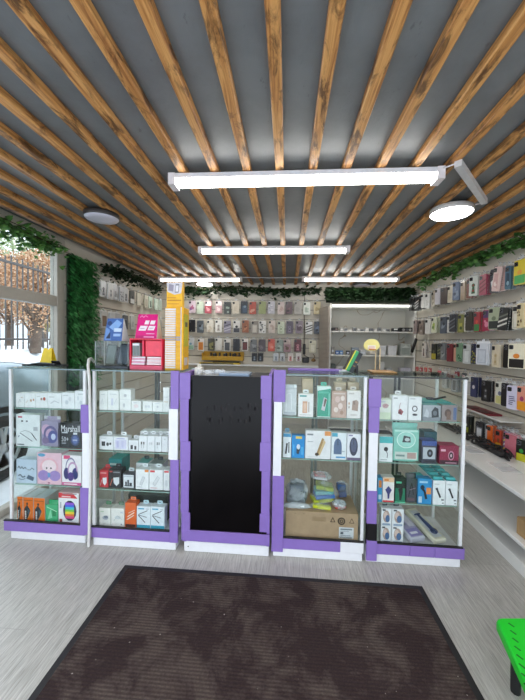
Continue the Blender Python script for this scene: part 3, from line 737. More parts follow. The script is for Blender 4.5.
# bottom shelf
for k, (a, b, l) in enumerate(((13.8, 22.9, 'leftmost of three'), (23.1, 33.4, 'middle one of three'), (33.6, 45, 'rightmost of three'))):
    carton('power_tool_box', 'orange box with black angular graphic, '+l+' on the bottom shelf', 'box', (a, b, 496.5+k*.8), Z0, '#e8751f', Y=1.93, d=.13, side='#c9c4bf', top='#b4babd', group='orange boxes on the bottom shelf',
           elems=[('r', .05, .85, .92, .89, '#a9562a'), ('e', .4, .72, .1, .06, '#4a3a30'), ('p', [(.1, .02), (.1, .5), (.38, .68), (.72, .44), (.4, .02)], '#24303a'), ('p', [(.42, .5), (.72, .44), (.5, .2)], '#3f5a68'), ('l', [(.42, .06), (.8, .38)], .05, '#caa06a')]+[('r', .18, .06+.075*q, .32, .115+.075*q, '#e6e6e6') for q in range(5)])
pouch('green_bag', 'green plastic bag between orange boxes and rainbow speaker box', 'bag', (45.4, 58, 502), Z0, '#3fae74', d=.05,
      elems=[('bg', '#4cb780'), ('p', [(.15, .1), (.4, .75), (.55, .2)], '#8fdcb2'), ('r', .55, .3, .85, .7, '#2c8a5a'), ('l', [(.1, .85), (.9, .6)], .06, '#bdeccf')])
carton('speaker_box', 'white and red box with upright rainbow speaker picture, bottom shelf', 'box', (58.3, 79, 493), Z0, '#f2f2f4', d=.09, side='#e9c9cc',
       elems=[('r', 0, .83, .7, 1, '#d63a42'), ('p', [(.7, .83), (.7, 1), (.95, .83)], '#d63a42'), ('r', .16, .86, .6, .9, '#f4d0d2'), ('r', .2, .96, .9, .99, '#8e8f94')]+[('e', .56, .42, .33, .34, '#3b3f55')]+
             [('r', .34, .16+.076*q, .78, .16+.076*(q+1), c) for q, c in enumerate(('#e04a8a', '#ef7d3a', '#f2d53c', '#7ed04b', '#3fc2d0', '#4a6ae0', '#9a5ad8'))]+[('r', .06, .04, .2, .14, '#9a4a4a'), ('r', .08, .5, .16, .7, '#b9bcc2')])
# -- second cabinet, top shelf of white boxes
for p, l, e in (((96.8, 107.4, 391), 'with two grey outline buds, at left end', [('l', [(.2, .3), (.35, .6), (.5, .3)], .04, '#c3c7cb'), ('r', .2, .8, .7, .84, '#cfd2d5')]),
                ((107.6, 119, 390.5), 'with lilac charger outline, second from left', [('r', .3, .25, .5, .6, '#d5d6e4'), ('r', .2, .8, .8, .84, '#cfd2d5'), ('l', [(.6, .3), (.8, .6)], .03, '#c3c7cb')]),
                ((119.4, 131, 389.5), 'tallest in middle with grey cap print', [('r', .0, .52, 1, .53, '#c9ccd0'), ('e', .5, .72, .14, .07, '#c2c4c8'), ('e', .4, .25, .1, .1, '#cfd1d5')]),
                ((131.2, 141, 401), 'small one with pink oval print', [('e', .5, .5, .25, .2, '#efdfdf'), ('r', .2, .8, .6, .88, '#d2d3d6')]),
                ((142.6, 152.2, 401.5), 'small one with grey buds, past the gap', [('e', .35, .5, .14, .16, '#d8dade'), ('e', .65, .5, .14, .16, '#d8dade')]),
                ((152.4, 162.8, 402), 'small one with single dot, near right end', [('e', .5, .5, .1, .12, '#cfd1d6'), ('r', .2, .85, .7, .9, '#cfd1d6')]),
                ((163, 169.5, 387.5), 'narrow tall one behind purple trim', [('r', .15, .4, .8, .43, '#d8c9a9'), ('r', .15, .6, .8, .62, '#c9ccd0')])):
    carton('charger_box', 'white box '+l+', top shelf by blackboard cabinet', 'box', p, Z1, '#eff0ee', d=.055, elems=e, group='white boxes on the second cabinet top shelf')
# second shelf: hanging white earbud boxes
for p, l, e, t in (((98.8, 113.3, 436.5), 'with black charging case and buds, left end', [('r', .16, .28, .42, .62, '#2a2b2e'), ('e', .6, .42, .1, .14, '#333438'), ('e', .8, .46, .08, .1, '#4a4b50'), ('r', .1, .85, .5, .9, '#c9ccd0')], W),
                   ((113.6, 128, 437), 'with pale lilac print', [('r', .1, .1, .9, .8, '#dcdaf0'), ('r', .2, .2, .35, .7, '#c5c2e6'), ('r', .55, .2, .7, .7, '#cfcdea'), ('r', .2, .85, .8, .92, '#b9b6dd')], W),
                   ((128.4, 138.4, 440.5), 'small, with two black buds', [('r', .2, .15, .45, .55, '#333438'), ('r', .6, .12, .82, .48, '#3c3d42')], '#d9dbde'),
                   ((138.8, 147, 436), 'narrow, with two black cable plugs, left of three', [('r', .25, .45, .4, .62, '#222222'), ('r', .55, .45, .7, .62, '#222222'), ('l', [(.32, .45), (.34, .2)], .04, '#888888'), ('l', [(.62, .45), (.6, .2)], .04, '#888888')], W),
                   ((147.2, 154.8, 436.2), 'narrow, with faint grey plugs', [('r', .3, .45, .42, .6, '#b9bcc0'), ('r', .55, .45, .68, .6, '#b9bcc0')], W),
                   ((155, 161.6, 436.4), 'narrow, with two black plugs, right of three', [('r', .25, .45, .4, .62, '#222222'), ('r', .55, .45, .7, .62, '#222222'), ('l', [(.32, .45), (.34, .2)], .04, '#777777')], W),
                   ((161.9, 168, 436.6), 'plain narrow, half behind white trim', [('r', .3, .8, .7, .85, '#c9ccd0')], W)):
    carton('earbud_box', 'white hanging box '+l+', second cabinet, second shelf', 'box', p, Z2, '#edeef2', d=.05, elems=e, tab=t, group='white boxes on the second cabinet second shelf')
for k, (a, b) in enumerate(((140, 149), (149.3, 158), (158.3, 166))):
    carton('earbud_box', 'white box in the back row on second shelf, '+('left', 'middle', 'right')[k]+' of three behind narrow boxes', 'box', (a, b, 431.5), Z2, '#eef0f2', Y=2.03, d=.07, group='white boxes in the back row', elems=[('r', .2, .8, .8, .88, '#c9ccd0')])
# third shelf
def shield(c): return [('p', [(.36, .56), (.84, .6), (.84, .26), (.62, .1), (.40, .26)], c)]
carton('charger_box', 'red box with white shield picture, third shelf left end', 'box', (97, 108.2, 470.5), Z3, '#c7343e', d=.06, top='#d94a50', elems=shield('#eceef2')+[('r', .1, .82, .8, .9, '#e9a0a0'), ('l', [(.1, .1), (.28, .45)], .05, '#e7d8d8')], tab='#d2454c')
carton('charger_box', 'black box with white shield picture beside the red one, third shelf', 'box', (108.6, 121.4, 469.8), Z3, '#26272b', d=.06, top='#2f3236', elems=shield('#dfe3e6')+[('r', .06, .86, .3, .94, '#c0433f'), ('r', .36, .84, .9, .9, '#8a8d92'), ('l', [(.1, .1), (.3, .5)], .06, '#c96f55')], tab='#2c3034')
carton('charger_box', 'teal-topped box behind the red and black ones, third shelf', 'box', (98, 122, 456), Z3, '#2f8f90', Y=2.03, d=.11, h=.145, top='#41a6a4', elems=[('r', .1, .7, .9, .8, '#cfe7e6')])
carton('dock_box', 'white box with dark frame and black dock picture, third shelf middle', 'box', (122.4, 134.8, 473.6), Z3, '#3a3d45', d=.05, elems=[('r', .07, .06, .93, .92, '#e4e9ee'), ('r', .1, .78, .9, .84, '#c2c8cf'), ('r', .22, .2, .36, .46, '#33363c'), ('r', .4, .2, .54, .58, '#44474e'), ('r', .58, .2, .78, .4, '#33363c'), ('r', .16, .15, .84, .21, '#55585f')], tab='#d2dde2')
carton('cable_box', 'white box with grey charger picture and orange tag, third shelf', 'box', (135.6, 148.8, 469.5), Z3, '#f0f2f4', d=.06, elems=[('r', .7, .88, 1, 1, '#ee9240'), ('p', [(.3, .25), (.55, .65), (.72, .6), (.48, .2)], '#dde0e4'), ('l', [(.3, .25), (.55, .65), (.72, .6), (.48, .2), (.3, .25)], .02, '#aab0b6'), ('r', .1, .1, .5, .13, '#c1c5ca')], tab='#dfe7ea')
carton('cable_box', 'white box with red corner tag and white cable picture, third shelf', 'box', (149.2, 163, 470), Z3, '#f1f2f4', d=.06, elems=[('r', .05, .88, .4, .98, '#d6474b'), ('p', [(.25, .3), (.6, .7), (.78, .6), (.42, .2)], '#e2e4e7'), ('l', [(.25, .3), (.6, .7), (.78, .6), (.42, .2), (.25, .3)], .02, '#b3b8bd'), ('r', .1, .08, .6, .11, '#d99a9a')], tab='#dfe7ea')
carton('cable_box', 'white box with red tag partly behind purple trim, third shelf right end', 'box', (163.4, 169.6, 470.2), Z3, '#f0f1f3', d=.06, elems=[('r', .1, .88, .9, .97, '#d6474b'), ('r', .3, .2, .7, .5, '#d9dce0')])
for k, (a, b) in enumerate(((136, 148), (149, 163))):
    carton('cable_box', 'teal-topped white box in back row of third shelf, '+('left', 'right')[k], 'box', (a, b, 463+k), Z3, '#e5e9ea', Y=2.03, d=.1, top=('#58a7a6', '#7d8a8a')[k], tab='#39474a', group='boxes at the back of the third shelf')
# bottom shelf
carton('cable_box', 'pale box with coiled grey cable picture, bottom shelf left end', 'box', (96.8, 110.6, 508), Z0, '#e9e8e2', d=.06, top='#dcdcd4', elems=[('e', .55, .45, .28, .12, '#aab0ba'), ('e', .6, .5, .2, .08, '#737d8c'), ('r', .1, .78, .4, .84, '#b9d0b4')], tab='#4f8d63')
carton('cable_box', 'pale box with faint white cable picture, second on bottom shelf', 'box', (111, 124.4, 508.6), Z0, '#ecebe6', d=.06, elems=[('e', .5, .5, .24, .1, '#d3d9dc'), ('l', [(.2, .3), (.5, .6), (.8, .4)], .04, '#bdc8c6'), ('r', .7, .75, .9, .84, '#c9cdd6'), ('e', .8, .12, .06, .04, '#8c8f9a')], tab='#5d7f66')
carton('cable_pack', 'orange pack with white cables, bottom shelf middle', 'box', (125, 136.2, 503), Z0, '#e8692f', d=.05, elems=[('l', [(.15, .3), (.8, .5)], .09, '#f2d8c8'), ('l', [(.2, .42), (.85, .62)], .08, '#f6e3d6'), ('l', [(.3, .58), (.9, .72)], .06, '#f1cdb8'), ('r', .05, .0, .95, .12, '#5a3a34')], tab='#e98050')
for k, (a, b) in enumerate(((136.6, 150.4), (150.6, 164.6))):
    carton('cable_pack', 'white and blue pack with black cable fan, '+('left', 'right')[k]+' one on bottom shelf', 'box', (a, b, 506.5+k*.5), Z0, '#eaf2f8', d=.05, group='white and blue cable packs',
           elems=[('r', 0, 0, 1, .14, '#46b3cf'), ('l', [(.12, .62), (.8, .82)], .05, '#3a3d42'), ('l', [(.12, .6), (.75, .5)], .045, '#5a5d62'), ('l', [(.12, .58), (.62, .26)], .06, '#2c2f33'), ('r', .1, .87, .55, .93, '#58aed0'), ('r', .7, .86, .9, .92, '#c9d2da')], tab='#bfd8e2')
carton('dark_carton', 'large dark carton behind the cable packs, bottom shelf', 'box', (128, 168, 495), Z0, '#2d3532', Y=2.02, d=.17, top='#5d6b68', elems=[('r', .1, .7, .9, .74, '#414c48')])

# -- fourth cabinet, top shelf
pouch('clear_case_box', 'clear plastic box with pale cable, top shelf left of white and orange box', 'box', (282.5, 297, 385), Z1, '#ccd3d6', d=.045, elems=[('bg', '#d4dadc'), ('l', [(.25, .1), (.3, .8), (.6, .85), (.65, .2)], .05, '#eef2f4'), ('r', .1, .02, .9, .1, '#b3bcc2')], header='#e4eaec')
carton('case_box', 'white box with orange phone-case picture, top shelf', 'box', (298.2, 313.6, 394), Z1, '#f0eeec', d=.04, elems=[('r', .28, .16, .6, .68, '#dca98a'), ('r', .34, .2, .55, .6, '#e8c3a8'), ('r', .66, .2, .74, .66, '#c9b8ae'), ('r', .08, .88, .55, .95, '#66a9a6'), ('r', .1, .06, .9, .1, '#d8d3cf')], tab='#dfe6e6')
carton('kraft_box', 'kraft cardboard box standing behind the orange-print box, top shelf', 'box', (302, 313, 379), Z1, '#c5b294', Y=2.0, d=.06, elems=[('r', .1, .1, .9, .12, '#ab9878')])
carton('case_box', 'teal green box with silver phone picture, tallest on top shelf', 'box', (317.2, 331, 386.5), Z1, '#2f9f84', d=.04, side='#d7e6e1', elems=[('p', [(.0, .86), (1, .94), (1, 1), (0, 1)], '#d9ebe6'), ('p', [(.3, .24), (.56, .2), (.74, .6), (.5, .66)], '#c9ced2'), ('p', [(.46, .36), (.56, .34), (.72, .58), (.56, .62)], '#6d5a52'), ('r', .84, .05, .95, .8, '#7cc9b4'), ('r', .1, .78, .9, .84, '#4fb89c'), ('r', .02, 0, .98, .03, '#d2e9e2')], tab='#46b39a')
carton('case_box', 'brown-pink box with white flower pattern, top shelf', 'box', (331.6, 346.6, 391.5), Z1, '#c3a596', d=.04, elems=[('e', .3, .3, .16, .1, '#ead9d0'), ('e', .6, .45, .16, .12, '#e8d3cb'), ('e', .4, .7, .18, .12, '#dcc0b6'), ('e', .75, .75, .14, .1, '#ead9d0'), ('r', .1, .9, .9, .95, '#dccabf'), ('e', .7, .2, .12, .08, '#a98472')], tab='#d7d0c6')
carton('case_box', 'white box with brown device picture, top shelf right end', 'box', (347, 361, 391), Z1, '#eae5e2', d=.04, elems=[('p', [(.35, .3), (.8, .26), (.85, .6), (.7, .68), (.4, .64)], '#a98f80'), ('r', .45, .5, .6, .64, '#8a7062'), ('e', .14, .4, .06, .05, '#b5a9a2'), ('e', .14, .54, .06, .05, '#c9a58e'), ('r', .1, .88, .5, .94, '#c8c1bd'), ('e', .5, .12, .3, .03, '#d2cac6')], tab='#d7d0c6')
for k, (a, b) in enumerate(((334, 346), (347.5, 359))):
    carton('kraft_box', 'kraft cardboard box in back row of top shelf, '+('left', 'right')[k]+' of the pair with hang tabs', 'box', (a, b, 382.5), Z1, '#bfae93', Y=2.0, d=.05, tab='#c9bba2', group='kraft boxes at the back of the shelf')
# second shelf
carton('cable_box', 'white box with thick black cable picture and blue top, second shelf left end', 'box', (283, 291.2, 433.5), Z2, '#eaf0f4', d=.05, elems=[('r', 0, .86, 1, 1, '#4b9cc9'), ('l', [(.35, .15), (.5, .6)], .22, '#26282c'), ('l', [(.75, .2), (.75, .65)], .14, '#3a3d42')], tab='#5aa3c6')
carton('adapter_box', 'bright blue box with black adapter picture, second shelf', 'box', (291.6, 304.8, 435.5), Z2, '#1f8fd6', d=.04, elems=[('r', .3, .86, .8, .97, '#e2c85a'), ('p', [(.38, .5), (.62, .6), (.66, .42), (.54, .16), (.38, .2)], '#1d2a3a'), ('e', .52, .5, .14, .12, '#d7e6f2'), ('r', .1, .1, .2, .6, '#4fb0e8'), ('r', .72, .15, .92, .5, '#4fb0e8')])
carton('microphone_box', 'wide white box with golden microphone picture and orange corner, second shelf', 'box', (305.4, 331, 431), Z2, '#ecebed', d=.05, elems=[('r', .76, .84, 1, 1, '#e79a56'), ('p', [(.42, .14), (.52, .12), (.74, .72), (.66, .76)], '#b08d5b'), ('p', [(.5, .12), (.58, .12), (.8, .6), (.74, .7)], '#d8bd8c'), ('e', .46, .16, .08, .06, '#4a3a2a'), ('r', .06, .84, .3, .9, '#8a8d92'), ('r', .08, .6, .3, .63, '#b9bcc0'), ('r', .06, .06, .9, .08, '#d8d8da')])
carton('mouse_box', 'white box with blue-grey mouse picture and teal corner, second shelf', 'box', (331.4, 346.8, 433), Z2, '#e6edf1', d=.05, elems=[('r', .02, .86, .4, 1, '#4aa7c2')]+[('e', .42, .5, .27, .3, '#5d7396'), ('r', .15, .2, .69, .5, '#5d7396'), ('r', .4, .55, .44, .8, '#2c3a52'), ('r', .7, .3, .9, .33, '#a7b0bc'), ('r', .3, .06, .95, .12, '#5a9fd0')])
carton('mouse_box', 'white box with dark oval mouse picture, second shelf right end', 'box', (347.1, 361, 434), Z2, '#e9e9f0', d=.05, elems=[('e', .48, .52, .32, .36, '#3d4257'), ('e', .48, .56, .22, .26, '#555b78'), ('r', .46, .6, .5, .84, '#23262f'), ('r', .1, .92, .4, .97, '#8b84a8'), ('r', .0, .0, 1, .1, '#6b5f7d')])
# lower compartment
CAR = '#b59b7d'
o = carton('cardboard_box', 'wide brown cardboard box with recycling marks and white shipping label', 'box', (285.5, 358.5, 512.5), Z0, CAR, Y=1.925, d=.24, top='#a98f70', elems=[
    ('r', .37, .66, .56, .83, '#a78d6f'), ('r', .39, .69, .53, .71, '#97805f'), ('r', .39, .74, .5, .76, '#97805f'),
    ('p', [(.615, .66), (.69, .66), (.652, .87)], '#5c4a38'), ('p', [(.634, .69), (.671, .69), (.652, .80)], CAR),
    ('o', .772, .72, .052, .14, .68, '#2d2722'), ('e', .772, .72, .026, .07, '#2d2722'), ('r', .762, .69, .782, .75, CAR),
    ('p', [(.875, .66), (.95, .66), (.912, .86)], '#5c4a38'), ('p', [(.888, .685), (.937, .685), (.912, .81)], CAR),
    ('r', .74, .08, .94, .50, '#d6dade'), ('r', .76, .40, .92, .45, '#7d858d'), ('r', .76, .34, .88, .36, '#9aa2aa'), ('r', .76, .24, .80, .32, '#555d66'), ('r', .76, .18, .9, .21, '#9aa2aa')]+
    [('r', .75+.012*q, .10, .756+.012*q, .155, '#4a5056') for q in range(14)]+[('r', .12, .93, .14, .96, '#8f7859'), ('r', .24, .93, .26, .96, '#8f7859')])
boxtop = Z0+hit(322, 512.5, Y=1.925).z-Z0
def lump_bag(name, label, cat, c, r, h, cols, seed, film_a=.35):
    """plastic bag lying slack: lumpy skin with packets inside"""
    rn = random.Random(seed); root = empty(name, c, label, cat)
    for k, col in enumerate(cols):
        mb = MB(); a = rn.uniform(-.5, .5); w = r[0]*rn.uniform(.7, 1.0); d = r[1]*.7; z = c[2]+.004+k*(h-.012)/len(cols)
        mb.box(-w, w, -d, d, 0, (h-.014)/len(cols)*.9, M(col, .35), .004)
        mb.xf(Matrix.Translation((c[0]+rn.uniform(-.01, .01), c[1], z)) @ Matrix.Rotation(a*.5, 4, 'Z') @ Matrix.Rotation(rn.uniform(-.12, .12), 4, 'Y')); mb.build('packet', root)
    mb = MB(); n, m = 20, 8; vs = []
    for j in range(m+1):
        v = j/m; rr = math.sin(math.pi*(.18+.82*v)/1.0)**.45 if v < 1 else 0
        for i in range(n):
            t = 2*math.pi*i/n; q = rr*(1+.1*math.sin(3*t+seed)+.06*math.sin(7*t+4*v+seed))
            jj = rn.uniform(.82, 1.06); vs.append((c[0]+r[0]*1.25*q*jj*math.cos(t), c[1]+r[1]*1.05*q*jj*math.sin(t), c[2]+.001+h*v*(rn.uniform(.86, 1.12) if 0 < j else 1)))
    mb.mesh(vs, [(j*n+i, j*n+(i+1) % n, (j+1)*n+(i+1) % n, (j+1)*n+i) for j in range(m) for i in range(n)], film('#dfe6ea', film_a), False)
    mb.build('bag_film', root)
bz = boxtop+.0013
Yb = 2.06
lump_bag('plastic_bag', 'slack grey plastic bag at left on the cardboard box', 'bag', (.078, Yb, bz), (.062, .07), .13, ('#8d979d', '#a9b3b8', '#7d878f'), 1)
lump_bag('plastic_bag', 'bag of yellow-green and blue packets on the cardboard box, right of centre', 'bag', (.252, Yb+.01, bz), (.066, .066), .12, ('#c9d23a', '#3f76c0', '#6fb0b4', '#a8b86a'), 2, .2)
lump_bag('plastic_bag', 'small pink and white bag lying on top of the coloured bag', 'bag', (.235, Yb+.02, bz+.14), (.05, .05), .045, ('#d5d9de', '#c58a8a'), 3, .3)
lump_bag('plastic_bag', 'white crumpled bag at the front left of the box top', 'bag', (.08, Yb-.095, bz), (.07, .022), .03, ('#e1e5ea',), 4, .5)
lump_bag('plastic_bag', 'bright yellow packet bag along the front of box top', 'bag', (.225, Yb-.097, bz), (.06, .022), .035, ('#d6da2c',), 5, .15)
lump_bag('plastic_bag', 'white and red bag at the front right of the box top', 'bag', (.345, Yb-.06, bz), (.036, .045), .04, ('#c9503f', '#dfe3ea'), 6, .45)
lump_bag('plastic_bag', 'dark blue packet bag at right rear on the box', 'bag', (.385, Yb+.08, bz), (.034, .036), .10, ('#2c4f9a', '#34588a'), 7, .2)
mb = MB(); mb.box(-.044, -.014, 1.925, 1.94, Z0+.0005, .26, BLACK, .002); mb.box(-.044, -.025, 1.94, 2.05, Z0+.0005, .12, BLACK, .002)
tag(mb.build('black_bracket', origin=(-.03, 1.93, Z0)), 'black upright bracket left of the cardboard box', 'bracket')

# -- rightmost cabinet, top shelf
carton('lamp_box', 'pale green-white box with pink cable picture, top shelf left end', 'box', (379.5, 391.2, 399.5), Z1, '#e6ebdf', d=.05, elems=[('e', .5, .68, .28, .12, '#c9a6a6'), ('l', [(.3, .6), (.6, .75), (.8, .7)], .06, '#b98a8a'), ('r', 0, 0, 1, .35, '#d5e3c6'), ('r', .1, .86, .5, .92, '#c9cdd2')])
carton('earphone_box', 'white box with dark red earphone picture, top shelf', 'box', (391.8, 408, 395.5), Z1, '#f0f1f3', d=.05, elems=[('r', .1, .86, .35, .92, '#b3b6ba'), ('l', [(.45, .3), (.5, .62), (.56, .7)], .04, '#bfa4a8'), ('p', [(.4, .26), (.62, .2), (.74, .34), (.56, .46), (.42, .4)], '#9a4a4e'), ('e', .5, .3, .1, .06, '#6d3438'), ('r', .0, .0, .04, 1, '#d9dce0')], tab='#e6e8ea')
carton('ring_light_box', 'white box with black ring picture, top shelf', 'box', (408.5, 421.8, 397), Z1, '#f0f1f3', d=.05, elems=[('o', .48, .5, .22, .13, .68, '#26282c'), ('r', .34, .22, .64, .27, '#26282c'), ('e', .5, .24, .2, .05, '#333338'), ('r', .1, .9, .5, .95, '#c9cbcf')])
carton('photo_box', 'grey box with black camera picture, top shelf right of ring light', 'box', (422.6, 441, 405.2), Z1, '#a7adb4', d=.06, side='#6f7f86', top='#6fb3b3', elems=[('r', 0, .0, 1, .25, '#868d95'), ('p', [(.5, .2), (.9, .25), (.86, .8), (.66, .9), (.48, .6)], '#34383f'), ('e', .68, .5, .12, .16, '#6a717a'), ('p', [(.05, .3), (.2, .8), (.35, .5), (.3, .2)], '#c4c9cf')])
carton('photo_box', 'brown-grey box with tripod picture, top shelf right end', 'box', (441.5, 457.5, 405), Z1, '#93898a', d=.06, top='#4fa3a5', elems=[('e', .4, .5, .22, .26, '#5d4a44'), ('p', [(.3, .1), (.6, .1), (.55, .6), (.35, .6)], '#7a5f55'), ('r', .75, .1, .95, .85, '#5b6f9a')])
carton('teal_box', 'flat teal box lying at the back of the top shelf', 'box', (424, 452, 398.5), Z1, '#3f9b9c', Y=2.03, d=.14, h=.095, top='#5bb7b4', elems=[('r', .1, .3, .9, .5, '#9ad6d2')])
o = None
mb = MB(); mb.tube([(.93, 2.1, Z1+.096), (.955, 2.07, Z1+.112), (.985, 2.05, Z1+.125)], .006, BLACK, 6); mb.lathe([(0, 0), (.02, 0), (.024, .012), (0, .014)], (.915, 2.11, Z1+.0955), BLACK, 12)
tag(mb.build('selfie_holder', origin=(.93, 2.1, Z1+.095)), 'small black holder lying on the flat teal box', 'holder')
# second shelf
carton('earphone_box', 'white box with teal top and black earphone picture, second shelf left', 'box', (379.2, 393, 436.5), Z2, '#e9eff0', d=.05, elems=[('r', 0, .74, 1, 1, '#3fb4b8'), ('e', .5, .5, .16, .09, '#2d3135'), ('l', [(.5, .5), (.62, .3), (.6, .15)], .05, '#4a4f54'), ('r', .1, .06, .6, .09, '#a9b3b8')])
pouch('camera_pouch', 'large pale teal pouch with black camera in an oval, second shelf', 'pouch', (393.6, 419.5, 424), Z2, '#7fc4b6', d=.06,
      elems=[('bg', '#86c9ba'), ('o', .5, .66, .38, .27, .9, '#d6f0e9'), ('e', .5, .66, .33, .23, '#9fd8cc'), ('p', [(.34, .58), (.68, .58), (.66, .76), (.4, .8)], '#2d3a3c'), ('e', .54, .67, .1, .06, '#b9c6c6'), ('r', .06, .03, .94, .27, '#cfd8d2'), ('r', .55, .06, .9, .25, '#b79a94'), ('r', .1, .12, .45, .18, '#7d9a96'), ('r', .04, .92, .96, .98, '#b9e3d8')], header='#7bb8ac')
carton('camera_box', 'dark box with white camera panel and blue top, second shelf', 'box', (421.6, 437, 441), Z2, '#34384a', d=.07, top='#2f4f9f', elems=[('r', .0, .8, 1, 1, '#2a4a94'), ('r', .08, .2, .92, .72, '#b9c0c9'), ('e', .55, .46, .2, .18, '#23262d'), ('e', .55, .46, .08, .07, '#7d8798'), ('r', .1, .04, .9, .14, '#1f2230')])
carton('webcam_box', 'crimson box with round lens picture, second shelf right end', 'box', (439.5, 459.5, 446), Z2, '#8e1f45', d=.08, top='#b0355c', elems=[('r', 0, 0, 1, .22, '#3a1626'), ('e', .6, .48, .16, .26, '#2a1a22'), ('o', .6, .48, .16, .26, .7, '#c98aa2'), ('e', .6, .48, .05, .09, '#d6c0ca'), ('r', .05, .7, .3, .82, '#e6b9c8'), ('r', .3, .05, .9, .12, '#b78a9a')])
carton('small_teal_box', 'small dark teal box behind the camera box, second shelf', 'box', (424, 437, 432), Z2, '#1f5a66', Y=2.04, d=.08, elems=[('r', .1, .5, .9, .6, '#58a3ad')])
# third shelf
carton('brush_box', 'blue box sliver at the left end of the third shelf', 'box', (377.6, 382.4, 478), Z3, '#3f9fd0', d=.05, elems=[('r', .2, .6, .9, .9, '#e08a3f'), ('r', .2, .1, .9, .3, '#c9e3f0')])
carton('shaver_box', 'white box with dark blue shaver picture and orange stripe, third shelf', 'box', (382.8, 394.4, 477.5), Z3, '#efe9e6', d=.05, elems=[('r', .0, .82, 1, 1, '#f1c9a4'), ('p', [(.2, .5), (.5, .66), (.8, .5), (.62, .34), (.58, .14), (.44, .14), (.4, .34)], '#3a3f7d'), ('r', 0, .0, 1, .07, '#d23f48'), ('r', .1, .86, .5, .94, '#e08a3f')])
carton('shaver_box', 'black and green box with dark shaver picture, third shelf', 'box', (394.8, 406, 478.5), Z3, '#16241f', d=.05, elems=[('r', .04, .04, .96, .6, '#1f7a5c'), ('p', [(.3, .56), (.7, .66), (.74, .44), (.6, .1), (.44, .1), (.4, .36)], '#101315'), ('r', .1, .8, .6, .88, '#5fc29a'), ('r', .0, .0, 1, .04, '#6fd0a8')], tab='#24322d')
pouch('dark_pouch', 'dark grey blister pouch between green and blue boxes, third shelf', 'pouch', (406.4, 417.4, 474.5), Z3, '#3a3f46', d=.04, elems=[('bg', '#454a52'), ('l', [(.2, .2), (.5, .8), (.7, .3)], .1, '#20242a'), ('l', [(.3, .5), (.9, .6)], .06, '#8b7a8a'), ('r', .1, .05, .8, .16, '#69505a')])
carton('hair_tool_box', 'blue box with dark hair tool picture and orange patch, third shelf', 'box', (417.8, 432, 479), Z3, '#2f8fcb', d=.05, elems=[('r', .62, .4, .96, .66, '#e7914a'), ('l', [(.3, .62), (.5, .5), (.62, .2)], .17, '#1d2630'), ('e', .32, .66, .16, .1, '#27384a'), ('r', .05, .05, .3, .3, '#c9dbe8'), ('r', .1, .84, .7, .92, '#a9d6ee')])
for r in range(4):
    Yr = 1.925+r*.062
    for k, (a, b) in enumerate(((433, 445.4), (445.8, 458.5))):
        carton('stick_box', ('white box with black stick picture, '+('left', 'right')[k]+' one of the front pair, third shelf') if r == 0 else
               'teal-topped white box on third shelf, '+('left', 'right')[k]+' column, '+('', 'second', 'third', 'fourth')[r]+' row from front', 'box', (287+(a-287)*1.925/Yr, 287+(b-287)*1.925/Yr, 481), Z3, '#eef1f4', Y=Yr, d=.058, top='#4fb6bd', h=hit(445, 481, Y=1.925).z-Z3,
               elems=[('l', [(.3, .66), (.62, .3)], .16, '#222428'), ('l', [(.26, .7), (.34, .62)], .2, '#33363b'), ('r', .7, .18, .92, .24, '#6a6e74'), ('r', .1, .84, .5, .88, '#c5c9ce'), ('r', .76, .06, .92, .1, '#55595f')], lid='#57bcc0', group='teal-topped stick boxes')
for r in range(2):
    carton('stick_box', 'teal-topped box behind the blue hair tool box, '+('nearer', 'farther')[r]+' one', 'box', (287+132*1.925/(2.0+r*.07), 287+143.6*1.925/(2.0+r*.07), 478), Z3, '#dfe6ea', Y=2.0+r*.07, d=.062, top='#3f9aa8', lid='#4fb0b8')
# bottom shelf: stacked pairs of white packs
zz = hit(386, 526, Y=1.925).z
for k, (a, b) in enumerate(((381, 391.6), (392, 403.8))):
    for r in range(2):
        z = Z0+(zz-Z0+.0008)*r
        carton('ear_care_box', 'white box with face and blue device picture, '+('lower', 'upper')[r]+' one of '+('left', 'right')[k]+' stack, bottom shelf', 'box', (a, b, 513), z, '#e9ecef', d=.05, h=zz-Z0,
               elems=[('e', .5, .55, .34, .36, '#b8a197'), ('e', .42, .62, .2, .2, '#dcc5ba'), ('e', .62, .42, .22, .22, '#54749f'), ('r', .1, .02, .9, .14, '#8fa3ba'), ('r', .1, .88, .4, .97, '#40454c')], tab='#3c4348' if r else None, group='white face-print boxes on the bottom shelf')
def flatpack(name, label, cat, c, w, l, h, rotz, tilt, body, build):
    root = empty(name, c, label, cat); root.rotation_euler = (tilt, 0, rotz)
    mb = MB(); mb.box(-w/2, w/2, 0, l, 0, h, M(body, .4), .004); build(mb, w, l, h); mb.build('case', root, local=True); return root
def topart(mb, w, l, h, rects):
    for i, (u0, v0, u1, v1, c) in enumerate(rects):
        z = h+.0003*(i+1); mb.face([(-w/2+u0*w, v0*l, z), (-w/2+u1*w, v0*l, z), (-w/2+u1*w, v1*l, z), (-w/2+u0*w, v1*l, z)], M(c, .4))
flatpack('flat_iron_box', 'long lavender and white flat box lying tilted on the bottom shelf', 'box', (.80, 1.945, Z0+.004), .10, .28, .036, math.radians(20), math.radians(13), '#c9c9d6',
         lambda mb, w, l, h: topart(mb, w, l, h, [(.06, .03, .94, .97, '#a9a3c6'), (.1, .05, .9, .25, '#8f86bd'), (.5, .3, .9, .9, '#d6d2e0'), (.12, .35, .4, .9, '#8c949c'), (.2, .1, .7, .16, '#e8e6f0')]))
r = flatpack('comb_case', 'cream rounded blister tray with dark blue comb on the bottom shelf', 'case', (.93, 1.945, Z0+.004), .085, .26, .03, math.radians(21), math.radians(13), '#ddd9c6',
             lambda mb, w, l, h: topart(mb, w, l, h, [(.1, .05, .9, .95, '#cfccb9'), (.18, .08, .82, .92, '#c3c6cc')]))
